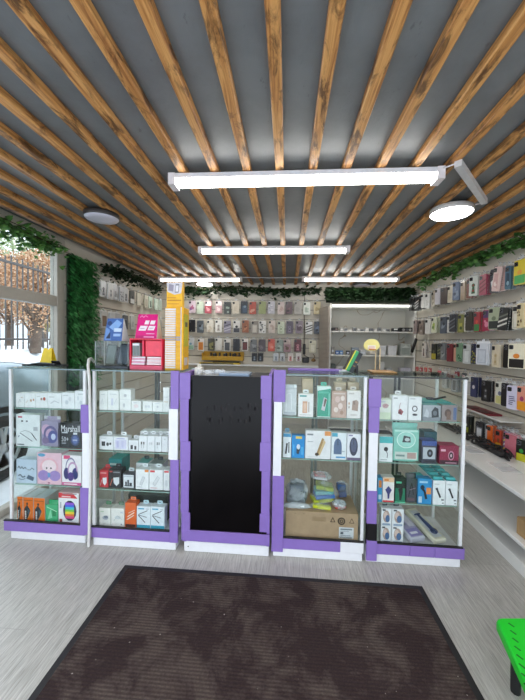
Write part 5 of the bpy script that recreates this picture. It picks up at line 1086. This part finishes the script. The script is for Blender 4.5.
RA = [(413, 'black slim case', '#1c1c1f', 'plain', '#55565a', '#777777'), (418, 'black and white case', '#2a2a2c', 'stripe', '#d9d9d7', '#b9b9b9'), (421.6, 'glossy black case', '#18181b', 'text', '#8a8a8c', '#777777'), (425.4, 'white thin pack', '#e4e4e0', 'plain', '#b9b9b5', '#999999'), (428.6, 'white card pack', '#e9e8e4', 'text', '#c9c6be', '#999999'),
      (433.4, 'beige-grey case', '#bdb4a2', 'blotch', '#8f8878', '#d2cab9'), (440, 'white-lilac case', '#dcd8de', 'plain', '#b9b0c4', '#999999'), (445, 'dark brown case', '#3c2c28', 'plain', '#6a544a', '#999999'), (450, 'cream case', '#ddd3bc', 'text', '#c4b795', '#999999'), (458.5, 'blue-grey case', '#6f7f9a', 'blotch', '#93a2b8', '#4a566a'),
      (464, 'tan case', '#bfa98f', 'plain', '#9a866d', '#999999'), (469.2, 'red-brown case', '#7a3a26', 'plain', '#a56248', '#999999'), (476, 'white case with green figure', '#dfe3da', 'figure', '#3f6a46', '#a33a3a'), (484, 'crimson-pink pack', '#a83a56', 'stripe', '#d78a9c', '#7a2238'), (493.5, 'dark case with white flame', '#4c4a54', 'blotch', '#e6e6ea', '#7a7884', {'card': '#57565f'}),
      (503, 'pale pink marbled case, tilted', '#d8b9b2', 'blotch', '#c79a96', '#ead6d0', {'tilt': .16, 'x': 1.66, 'h': .215, 'w': .098}), (509, 'teal patterned case', '#4a6f82', 'blotch', '#2f4658', '#8fb0bd'), (516.5, 'black jagged case', '#2a2622', 'stripe', '#8a7a5a', '#4a3a2a'), (522.8, 'yellow, green and pink case', '#d6c23a', 'bottom', '#4aa55a', '#e0a040', {'w': .12})]
rightrow('top', RA, 1.93, .2, 282)
RB = [(417, 'pink-grey case', '#9c8a86', 'text', '#6a5a58', '#bbbbbb'), (422, 'taupe case', '#8a7d74', 'blotch', '#6a5f58', '#b2a79d'), (427.5, 'white edged case', '#dedcd6', 'plain', '#bdbab2', '#999999'), (436, 'white case with lime print', '#dfe2c9', 'blotch', '#a9bb58', '#6f8a4a', {'w': .11}), (444, 'slate case', '#59606c', 'blotch', '#8d96a4', '#3a3f49'), (449, 'white pack', '#d9dad9', 'text', '#a4a6a8', '#999999'),
      (454.5, 'charcoal case', '#3d3f46', 'stripe', '#7f828a', '#5a5d66'), (461.5, 'yellow-green case', '#8a8a50', 'blotch', '#b9b45a', '#4d5a35'), (466, 'white lettered case', '#e0ddd4', 'text', '#8a7a6a', '#999999'), (471.3, 'dark olive case', '#3d3a33', 'plain', '#6a6558', '#999999'), (478, 'red and green print case', '#a8343f', 'bottom', '#3f8a4a', '#d9563f'), (486, 'magenta-pink case', '#a3324f', 'top', '#5a3f6a', '#e28aa4'),
      (496.5, 'grey-green case with dark base', '#a5ad92', 'bottom', '#2f3331', '#6f7a62', {'w': .105}), (507, 'black case with white bar, tilted', '#2b2d2e', 'stripe', '#d6d6d0', '#6a7068', {'tilt': .14, 'w': .105, 'x': 1.68}), (515.5, 'clear beige pack', '#c9c4b6', 'frame', '#b5af9f', '#d9d4c7'), (523.5, 'cream leopard case', '#d9cba0', 'dots', '#4a3a24', '#8a6f3c')]
rightrow('second', RB, 1.615, .2, 320)
RC = [(425.7, 'white case with dark figure', '#d5cdc6', 'figure', '#5a3f3f', '#8a6a66'), (434.5, 'black and yellow pack', '#2e3028', 'bottom', '#b5a83a', '#5d5f4f'), (440, 'olive dark case', '#4a4c40', 'stripe', '#7f8060', '#2d2e28'), (445, 'grey mosaic case', '#777a7c', 'blotch', '#a9acad', '#4a4d50'), (450.5, 'wine red case', '#7a3038', 'plain', '#a55d64', '#999999'), (455.2, 'salmon case', '#d29a86', 'plain', '#b87f6c', '#999999'),
      (461.5, 'green leaf-print case', '#7a9a7d', 'flower', '#3f6a4a', '#c9d6c0'), (467.5, 'clear pack', '#c4c6c4', 'frame', '#b3b6b4', '#d3d6d4'), (473.5, 'navy case with yellow mark', '#23284a', 'dots', '#8a9a3f', '#c3b43a'), (484.5, 'white-blue boxed case', '#d3d7de', 'frame', '#aeb5c2', '#c6ccd6', {'w': .13, 'card': '#e4e6ea'}), (497, 'cream case', '#d9cdb4', 'figure', '#c4b391', '#b39a6a', {'w': .11}), (507.3, 'matte black case', '#19191b', 'plain', '#3a3a3d', '#999999', {'w': .10}), (519.5, 'white case with black animal and orange', '#e3dcc4', 'bottom', '#1c1a1a', '#d9822f', {'w': .13})]
rightrow('third', RC, 1.325, .205, 353)
RD = [(446, 'white pack behind the cabinet glass', '#d3d4d2', 'text', '#8a8f90', '#999999'), (455, 'grey pack behind the cabinet glass', '#9a9fa2', 'frame', '#d2d4d6', '#777777'), (468, 'white framed case', '#d0cfcb', 'frame', '#a8a9a8', '#bdbdbb'), (476.3, 'navy case with white tag', '#2c3050', 'bottom', '#3a3f63', '#d6cfd2', {'w': .095}), (486.8, 'black case', '#1c1c1f', 'figure', '#3a3b3f', '#8a8a8d', {'w': .10}),
      (499.5, 'white magnetic case with yellow mark', '#dedfd6', 'bottom', '#d3cf8a', '#6a6f8a', {'w': .12}), (507.3, 'slim black case', '#1e1a22', 'plain', '#4a4450', '#999999'), (513.5, 'lilac and white case', '#cfcbe0', 'text', '#5a5578', '#999999', {'w': .095}), (521.5, 'orange and pink case', '#e39a86', 'bottom', '#f0a024', '#a83a6a', {'w': .1})]
rightrow('fourth', RD, 1.022, .2, 388)
RE = [(468.5, 'black and yellow-green pouch', '#2c2f2a', 'bottom', '#aeb83f', '#d6d6d0'), (480, 'black and white tool pack', '#2a2b30', 'frame', '#8a8f98', '#d9dde2', {'w': .10}), (487.3, 'grey-white cable pack', '#c3c6cb', 'text', '#8f949b', '#999999'), (492.3, 'orange cable pack', '#e0661f', 'plain', '#f0a070', '#999999'), (499.5, 'red and yellow pack', '#c2452f', 'bottom', '#d9a02f', '#7a4a2a'), (505.5, 'multicoloured band pack', '#8d6a96', 'stripe', '#e0d03a', '#e6e6e6'), (514, 'pink strap pack', '#c9707f', 'plain', '#e0a0aa', '#999999', {'w': .11}), (523, 'black and lime pack with green top', '#22251f', 'bottom', '#c9c42f', '#3f9a4a')]
rightrow('fifth', RE, .652, .185, 435)
# small red packs above the fourth row's far end
for k, (px, py, col) in enumerate(((417.5, 365.5, '#c2423f'), (421.5, 366, '#b2383f'), (426, 366, '#cf5a52'), (430.5, 366.5, '#a8323a'), (440, 369, '#d9606a'), (449, 370, '#b5b1ac'), (457.8, 370, '#8a2430'), (465, 371, '#3a3b40'))):
    p = hit(px, py, X=1.70); hook((XR, p.y, p.z+.011), (-.104, 0, 0), wall_right)
    phone_case((1.70, p.y, p.z), -math.pi/2, col, 'blotch', '#e6d6d2', '#6d2a2e', f'small {"dark " if k in (3, 6, 7) else ""}pack, {ORD[k]} from far end, thin row under third row on right wall', 'small packs in the thin row of the right wall', w=.08, h=.075, seed=k, cat='accessory pack', wide=True)
# ledge with dark red folios
mb = MB(); mb.box(1.62, XR-.001, 2.55, 3.2, .706, .712, M('#dcdcd8', .3), .001); mb.box(1.62, 1.626, 2.55, 3.2, .706, .722, M('#dcdcd8', .3)); tag(mb.build('wall_ledge', origin=(1.7, 2.9, .706)), 'small clear ledge on the right wall holding dark red folios', 'ledge')
for k, (y0, y1) in enumerate(((2.92, 3.10), (2.73, 2.91))):
    mb = MB(); mb.box(1.632, 1.76, y0, y1, .7125, .728, M('#7d2f38', .4), .003); mb.box(1.629, 1.7, y0+.02, y1-.02, .7281, .733, M('#4a2226', .4), .001)
    tag(mb.build('folio_case', origin=(1.7, (y0+y1)/2, .7125)), 'dark red folio case lying on the right wall ledge, '+('farther one', 'nearer one')[k], 'folio case', 'folio cases on the ledge')
mb = MB(); mb.tube([(1.66, 3.12, .725), (1.60, 3.2, .75), (1.66, 3.28, .735)], .008, BLACK, 6)
# left wall rows
XL2 = XL+.075
def leftrow(rown, items, ztop, h, ym):
    ys = [hit(it[0], ym, X=XL2).y for it in items]
    for i, it in enumerate(items):
        px, desc, col, st, c2, c3 = it[:6]; y = ys[i]; gap = min([abs(y-q) for j, q in enumerate(ys) if j != i]+[.2])
        z = ztop-.006*(i % 2); w = min(.125, gap*.97); xo = XL2+.012*(i % 2)
        hook((XL, y, z+.011), ((xo-XL)+.004, 0, 0), wall_left)
        phone_case((xo, y, z), math.pi/2, col, st, c2, c3, f'{desc}, {ORD[i]} from the green panel, {rown} row on left wall', f'packs in the {rown} row of the left wall', w=w, h=h, seed=px+7, cat='accessory pack', wide=True, card='#e3e3e1' if i < 5 else None)
LA = [(102.6, 'white pack with dark bud picture', '#cfd2d6', 'figure', '#3a3d44', '#8a8f98'), (109, 'white pack with round picture', '#dcdcda', 'figure', '#aeb0b2', '#4a4d52'), (115, 'grey pack with black lettering', '#c3c5ca', 'text', '#4a4c52', '#aaaaaa'), (120, 'grey pack with dark plug', '#c6c8cd', 'dots', '#4a4c52', '#8a8c92'), (125.3, 'pale pack with black cable', '#cfd0d2', 'figure', '#2a2b30', '#9a9ca2'), (130.8, 'black and white pack', '#4a4a46', 'bottom', '#d3d3cf', '#1d1d1f'), (138.5, 'cream box', '#d9d4c4', 'plain', '#b9b29c', '#aaaaaa'), (145, 'cream box with grey corner', '#d4cfbf', 'frame', '#c2bca9', '#b1ab99'), (150, 'pale green pack', '#bccdbd', 'figure', '#33383a', '#8aa08c'), (155, 'mint box', '#c6d6c8', 'frame', '#b1c4b4', '#d6e2d6'), (160, 'mint box in the corner', '#c2d2c4', 'plain', '#a4b6a6', '#aaaaaa')]
leftrow('top', LA, 1.915, .185, 288)
LB = [(103.6, 'brown case in white frame', '#d6d6d2', 'frame', '#6d5a48', '#8d7660'), (110.5, 'white cable pack', '#d0d2d3', 'text', '#7a7f84', '#aaaaaa'), (117, 'grey charger pack', '#b9bcc0', 'figure', '#54585e', '#8a8e94'), (124, 'dark pack', '#5a5d60', 'frame', '#83868a', '#3a3c40'), (132, 'pale pack', '#c9cac6', 'text', '#8a8c88', '#aaaaaa'), (139, 'red round plush pack', '#b5473c', 'dots', '#d98070', '#7a2a22'), (146, 'green-grey pack', '#a4b3a4', 'frame', '#c6d2c6', '#7d8f7f'), (153, 'white box', '#d9dad6', 'plain', '#b3b5b0', '#aaaaaa'), (160, 'grey box', '#a9aca8', 'plain', '#8a8d89', '#aaaaaa')]
leftrow('second', LB, 1.60, .19, 322)
LCc = [(105, 'white box', '#d3d4d2', 'text', '#7f8486', '#aaaaaa'), (113, 'grey box', '#b0b3b5', 'frame', '#cfd1d3', '#8a8d8f'), (122, 'pale green box', '#b9c6b8', 'text', '#7f8f80', '#aaaaaa'), (132, 'cream box', '#d0cbbb', 'plain', '#b0aa98', '#aaaaaa')]
leftrow('third', LCc, 1.30, .19, 350)

# ------------------------------------------------------------------ white shelving at back right
SX0, SX1, SY0, SY1 = .60, 1.788, 4.60, 4.985
su = empty('display_shelving', (1.15, 4.8, 0), 'tall white open shelving with veined back panel at back right', 'shelving')
mb = MB(); mb.box(SX0+.02, SX1-.02, SY1-.012, SY1, .08, 1.82, mat_marble()); mb.build('back_panel', su)
WS = M('#e3e2dd', .35, var=.02)
for x in (SX0, SX1-.02):
    mb = MB(); mb.box(x, x+.02, SY0, SY1, 0, 1.84, WS, .002); mb.build('side_panel', su)
for z in (.08, .45, .80, 1.117, 1.455, 1.80):
    mb = MB(); mb.box(SX0+.0205, SX1-.0205, SY0+.005, SY1-.0125, z-.018, z, WS, .002); mb.build('shelf', su)
mb = MB(); mb.box(SX0+.03, SX1-.01, SY0-.012, SY0-.001, 1.806, 1.822, emit('#f4f7f2', 3.0), .001); mb.build('led_strip', su)
mb = MB(); mb.tube([(SX1-.012, SY0-.012, 1.814), (SX1-.014, SY0-.06, 1.808), (SX1-.014, SY0-.2, 1.80), (SX1-.014, SY0-.42, 1.785)], .009, emit('#f4f7f2', 3.0), 6); mb.build('led_tail', su)
mb = MB(); mb.box(-.014, .014, 0, .33, 0, 1.80, mat_brush('#a0978d', (1, 1, 12), 'grey_wood_panel'), .003); mb.xf(Matrix.Translation((SX0-.016, SY0-.03, 0)) @ Matrix.Rotation(math.radians(16), 4, 'Z'))
tag(mb.build('end_panel', origin=(SX0-.02, SY0, 0)), 'grey wooden end panel standing left of the white shelving', 'panel')
def onshelf(name, label, cat, px0, px1, py, z, col, d=.1, elems=(), Y=SY0+.06, group=None, lid=None, taper=0.):
    a = hit(px0, py+6, Y=Y).x; b = hit(px1, py+6, Y=Y).x; h = max(.012, hit((px0+px1)/2, py, Y=Y).z-z); w = b-a-.002
    mb = MB(); mb.box(-w/2, w/2, -d/2, d/2, 0, h, M(col, .4), .003)
    if taper:
        for i, v in enumerate(mb.v): k = 1-taper*(1-v[2]/h); mb.v[i] = (v[0]*k, v[1]*k, v[2])
    art(mb, -w/2, w/2, 0, h, -d/2, elems); o = mb.build(name, local=True); o.location = ((a+b)/2, Y+d/2, z+.0005); tag(o, label, cat, group)
    if lid: m2 = MB(); m2.box(-w/2-.004, w/2+.004, -d/2-.004, d/2+.004, h+.0005, h+.012, M(lid, .35), .003); m2.build('lid', o, local=True)
    return o
onshelf('gadget_box', 'flat black box at left end of the upper white shelf', 'box', 331.5, 338, 327.5, 1.455, '#1d1a1c', elems=[('r', .6, .2, .9, .8, '#7a6a66')])
for k in range(12):
    a = 340+k*4.2; onshelf('trinket', f'small grey trinket box, {ORD[k]} from left on the upper white shelf', 'box', a, a+3.7, 327.6+.8*(k % 3), 1.455, ('#a9a8a8', '#8d9092', '#c3c2be', '#77797c')[k % 4], d=.05, group='trinket boxes on the upper white shelf', elems=[('e', .5, .5, .3, .25, ('#d9d8d4', '#55585c')[k % 2])])
onshelf('gadget_box', 'black and white box in right half of the upper white shelf', 'box', 393, 399.5, 328.2, 1.455, '#26262a', elems=[('r', .1, .5, .7, .9, '#dcdcda')])
onshelf('gadget_box', 'wide black box with lens pattern, right end of upper white shelf', 'box', 400.5, 412.5, 327.6, 1.455, '#1c1b1e', elems=[('e', .25, .5, .14, .3, '#8a8a88'), ('e', .55, .5, .12, .3, '#55565a'), ('e', .8, .5, .12, .3, '#a3a3a0')])
for k, (a, b, y, c, dsc) in enumerate(((331.2, 334.4, 346.5, '#8a8682', 'narrow grey jar'), (335.5, 339, 350.5, '#4a6fa8', 'small blue box'), (339.6, 343, 350.5, '#5b86b8', 'small light blue box'), (346, 350, 350.5, '#2f343a', 'small black box'), (351.5, 359, 347.5, '#8d97a3', 'grey-blue box'), (360, 366, 350, '#b9bcc0', 'low pale box'))):
    onshelf('gadget_box', dsc+' on the middle white shelf', 'box', a, b, y, 1.117, c, d=.06, elems=[('r', .2, .3, .8, .6, '#c9ced6')])
for k, (a, b) in enumerate(((379.5, 386.2), (388, 397))):
    onshelf('lidded_bin', 'white lidded bin on middle white shelf, '+('left', 'right')[k]+' of the two', 'bin', a, b, 346.5, 1.117, '#dadbdd', d=.12, lid='#e9eaec', taper=.16, group='lidded white bins')
onshelf('clear_container', 'clear greyish container at right end of the middle white shelf', 'container', 400.5, 411, 344.5, 1.117, '#a6aca6', d=.12, elems=[('r', .1, .1, .9, .7, '#8f9690'), ('p', [(.1, .7), (.5, .95), (.9, .7)], '#c3c8c3')], lid='#c9cdc9')
for k, (a, b, y, c, dsc) in enumerate(((331.2, 335.5, 364, '#5a635a', 'dark green-grey box'), (336, 343, 366, '#d3d3d1', 'white paper stack'), (344, 352, 367, '#c3c6c8', 'pale carton'), (380, 384.5, 362, '#cfd0cd', 'upright white sheet box'), (386, 392, 368, '#bdbfc0', 'low grey box'), (400, 411, 368, '#c4c2cf', 'lilac-white magazine box'))):
    onshelf('stock_box', dsc+' on the lower white shelf', 'box', a, b, y, .80, c, d=.1, elems=[('r', .15, .3, .8, .4, '#8a8f96')])
mb = MB(); x, y = 1.67, 4.40; mb.box(-.012, .012, -.03, .03, -.2, 0, BLACK, .008); o = mb.build('hanging_black_case', local=True); o.location = (1.735, 4.45, 1.36); o.rotation_euler = (.25, .2, 0); tag(o, 'black slim case hanging crooked at the corner of the white shelving', 'phone case')

# ------------------------------------------------------------------ long low shelf on the right
UX0, UX1, UY0, UY1 = 1.31, 1.79, .9, 4.3
us = empty('low_shelf_unit', (1.55, 2.5, 0), 'long white two-tier low shelf along the right wall', 'shelf unit')
WP = M('#e6e6e4', .3, var=.02, scale=5)
for nm, z0, z1, xo in (('base', 0, .075, .03), ('middle_board', .182, .204, .0), ('top_board', .445, .468, 0)):
    mb = MB(); mb.box(UX0+xo, UX1, UY0, UY1, z0, z1, WP, .003); mb.build(nm, us)
mb = MB(); mb.box(UX1-.015, UX1, UY0, UY1, .0755, .4445, WP); mb.build('back_panel', us)
for y in (UY0, 2.1+.9, UY1-.02):
    mb = MB(); mb.box(UX0+.12, UX1-.016, y, y+.02, .0755, .1815, WP); mb.box(UX0+.12, UX1-.016, y, y+.02, .2045, .4445, WP); mb.build('upright', us)
p = hit(513, 533, Z=.205)
mb = MB(); mb.box(1.35, 1.62, 1.56, 1.94, .2045, .305, M('#a98a60', .7), .003, top=M('#b39468', .7)); mb.face([(1.3495, 1.74, .2075), (1.3495, 1.76, .2075), (1.3495, 1.76, .302), (1.3495, 1.74, .302)], M('#c9b48c', .4))
tag(mb.build('brown_carton', origin=(1.5, 1.7, .2045)), 'brown cardboard carton on the middle board of the low white shelf', 'box')
for k, (xx, y, a, dsc) in enumerate(((1.46, 2.62, .1, 'farther'), (1.48, 2.26, -.06, 'nearer'))):
    mb = MB(); mb.box(-.06, .06, -.09, .09, 0, .0015, film('#f4f5f6', .6, .1)); mb.box(-.05, .05, -.07, .0, .0016, .0022, M('#c9ccd0', .3)); o = mb.build('clear_sleeve', local=True); o.location = (xx, y, .4685); o.rotation_euler = (0, 0, a)
    tag(o, dsc+' clear plastic sleeve lying on the low white shelf top', 'sleeve', 'clear sleeves on the low shelf')
rn = random.Random(4)
for k, (y0, y1, dsc) in enumerate(((3.0, 3.55, 'farther'), (2.35, 2.98, 'nearer'))):
    r = empty('black_cable_bundle', (1.68, (y0+y1)/2, .4685), dsc+' black cable bundle along the wall on the low shelf', 'cable bundle')
    mb = MB()
    for q in range(7):
        pts = []; ph = rn.uniform(0, 6.28)
        for s in range(26):
            t = s/25; pts.append((1.60+.038*math.sin(9*t+ph)+rn.uniform(-.01, .01), y0+.02+(y1-y0-.04)*(t+.06*math.sin(14*t+ph)*min(1, 4*t*(1-t)*2)), .478+.028*(1+math.sin(11*t+2*ph))*(.5+.5*rn.random())))
        mb.tube(pts, .0065, M('#17171a', .5), 5)
    mb.build('cable_loops', r)
    mb = MB(); mb.box(1.57, 1.65, y0+.1, y0+.24, .469, .50, M('#222226', .5), .006); mb.box(1.58, 1.64, y0+.3, y0+.42, .469, .495, M('#2b2b30', .5), .006); mb.build('adapter', r)

# ------------------------------------------------------------------ green step stool at lower right
st = empty('step_stool', (.92, .98, 0), 'bright green plastic step stool with slotted top, lower right', 'stool')
GR = M('#16cc2c', .35, var=.02); a = math.radians(-9)
cz = .24; c0 = hit(495, 617, Z=cz); ws, ds = .36, .30
def stool_top(pts, z0, z1, c, m):
    mb = MB(); cx = sum(p[0] for p in pts)/len(pts); cy = sum(p[1] for p in pts)/len(pts)
    rings = []
    for z, k in ((z0, .97), (z0+c*.5, 1.0), (z1-c, 1.0), (z1-c*.3, .985), (z1, .955)):
        rings.append([(cx+(x-cx)*k, cy+(y-cy)*k, z) for x, y in pts])
    n = len(pts); vs = [p for r in rings for p in r]
    mb.mesh(vs, [(i*n+q, i*n+(q+1) % n, (i+1)*n+(q+1) % n, (i+1)*n+q) for i in range(len(rings)-1) for q in range(n)], m)
    mb.face(rings[-1], m); mb.face(rings[0][::-1], m); return mb
def rounded(poly, r, n=4):
    out = []
    for i, p in enumerate(poly):
        p = Vector(p); a = (Vector(poly[i-1])-p).normalized(); b = (Vector(poly[(i+1) % len(poly)])-p).normalized()
        for k in range(n+1):
            t = k/n; q = p+a*r*(1-t)**2+b*r*t**2; out.append((q.x, q.y))
    return out
ox, oy = c0.x, c0.y
FL, FR, NR, NL = (0, 0), (.30, .028), (.36, -.30), (-.075, -.30)
W2 = lambda q: (ox+q[0], oy+q[1])
mb = stool_top(rounded([W2(NL), W2(NR), W2(FR), W2(FL)], .022), cz-.04, cz, .012, GR)
SLT = M('#0c6a18', .5)
for k in range(8):
    y = -.025-.032*k; x = .035-.018*k*.8
    x, y = ox+x, oy+y; mb.face([(x-.004, y, cz+.0004), (x+.002, y+.003, cz+.0004), (x+.012, y-.014, cz+.0004), (x+.006, y-.017, cz+.0004)], SLT)
for k in range(8):
    x, y = ox+.06+.028*k, oy-.2; mb.face([(x, y, cz+.0004), (x+.014, y, cz+.0004), (x+.014, y+.09, cz+.0004), (x, y+.09, cz+.0004)], SLT)
mb.build('top', st)
for q in ((.05, -.05), (.26, -.04), (.30, -.25), (.0, -.25)):
    x, y = ox+q[0], oy+q[1]
    mb = MB(); mb.tube([(x, y, .001), (x, y, cz-.041)], [.016, .02], M('#101214', .5), 8); mb.build('leg', st)

# ------------------------------------------------------------------ light
w = bpy.data.worlds.new('overcast'); SC.world = w; w.use_nodes = True; nt = w.node_tree; nt.nodes.clear()
bg = nt.nodes.new('ShaderNodeBackground'); out = nt.nodes.new('ShaderNodeOutputWorld')
tc = nt.nodes.new('ShaderNodeTexCoord'); sp = nt.nodes.new('ShaderNodeSeparateXYZ'); L(nt, tc.outputs['Generated'], sp.inputs[0])
c = ramp(nt, sp.outputs['Z'], [(.0, '#8f979f'), (.12, '#b4bcc6'), (.35, '#dbe3ed'), (.7, '#eff4fb'), (1., '#e6eef8')])
L(nt, c, bg.inputs[0]); bg.inputs[1].default_value = 2.1; L(nt, bg.outputs[0], out.inputs[0])
SC.view_settings.view_transform = 'Standard'; SC.view_settings.look = 'None'; SC.view_settings.gamma = 1.0
SC.view_settings.use_curve_mapping = False; SC.view_settings.exposure = 1.0
cy = SC.cycles
cy.use_denoising = True; cy.max_bounces = 10; cy.transparent_max_bounces = 40; cy.diffuse_bounces = 5; cy.glossy_bounces = 4
cy.sample_clamp_indirect = 6; cy.caustics_reflective = False; cy.caustics_refractive = False; cy.use_light_tree = True
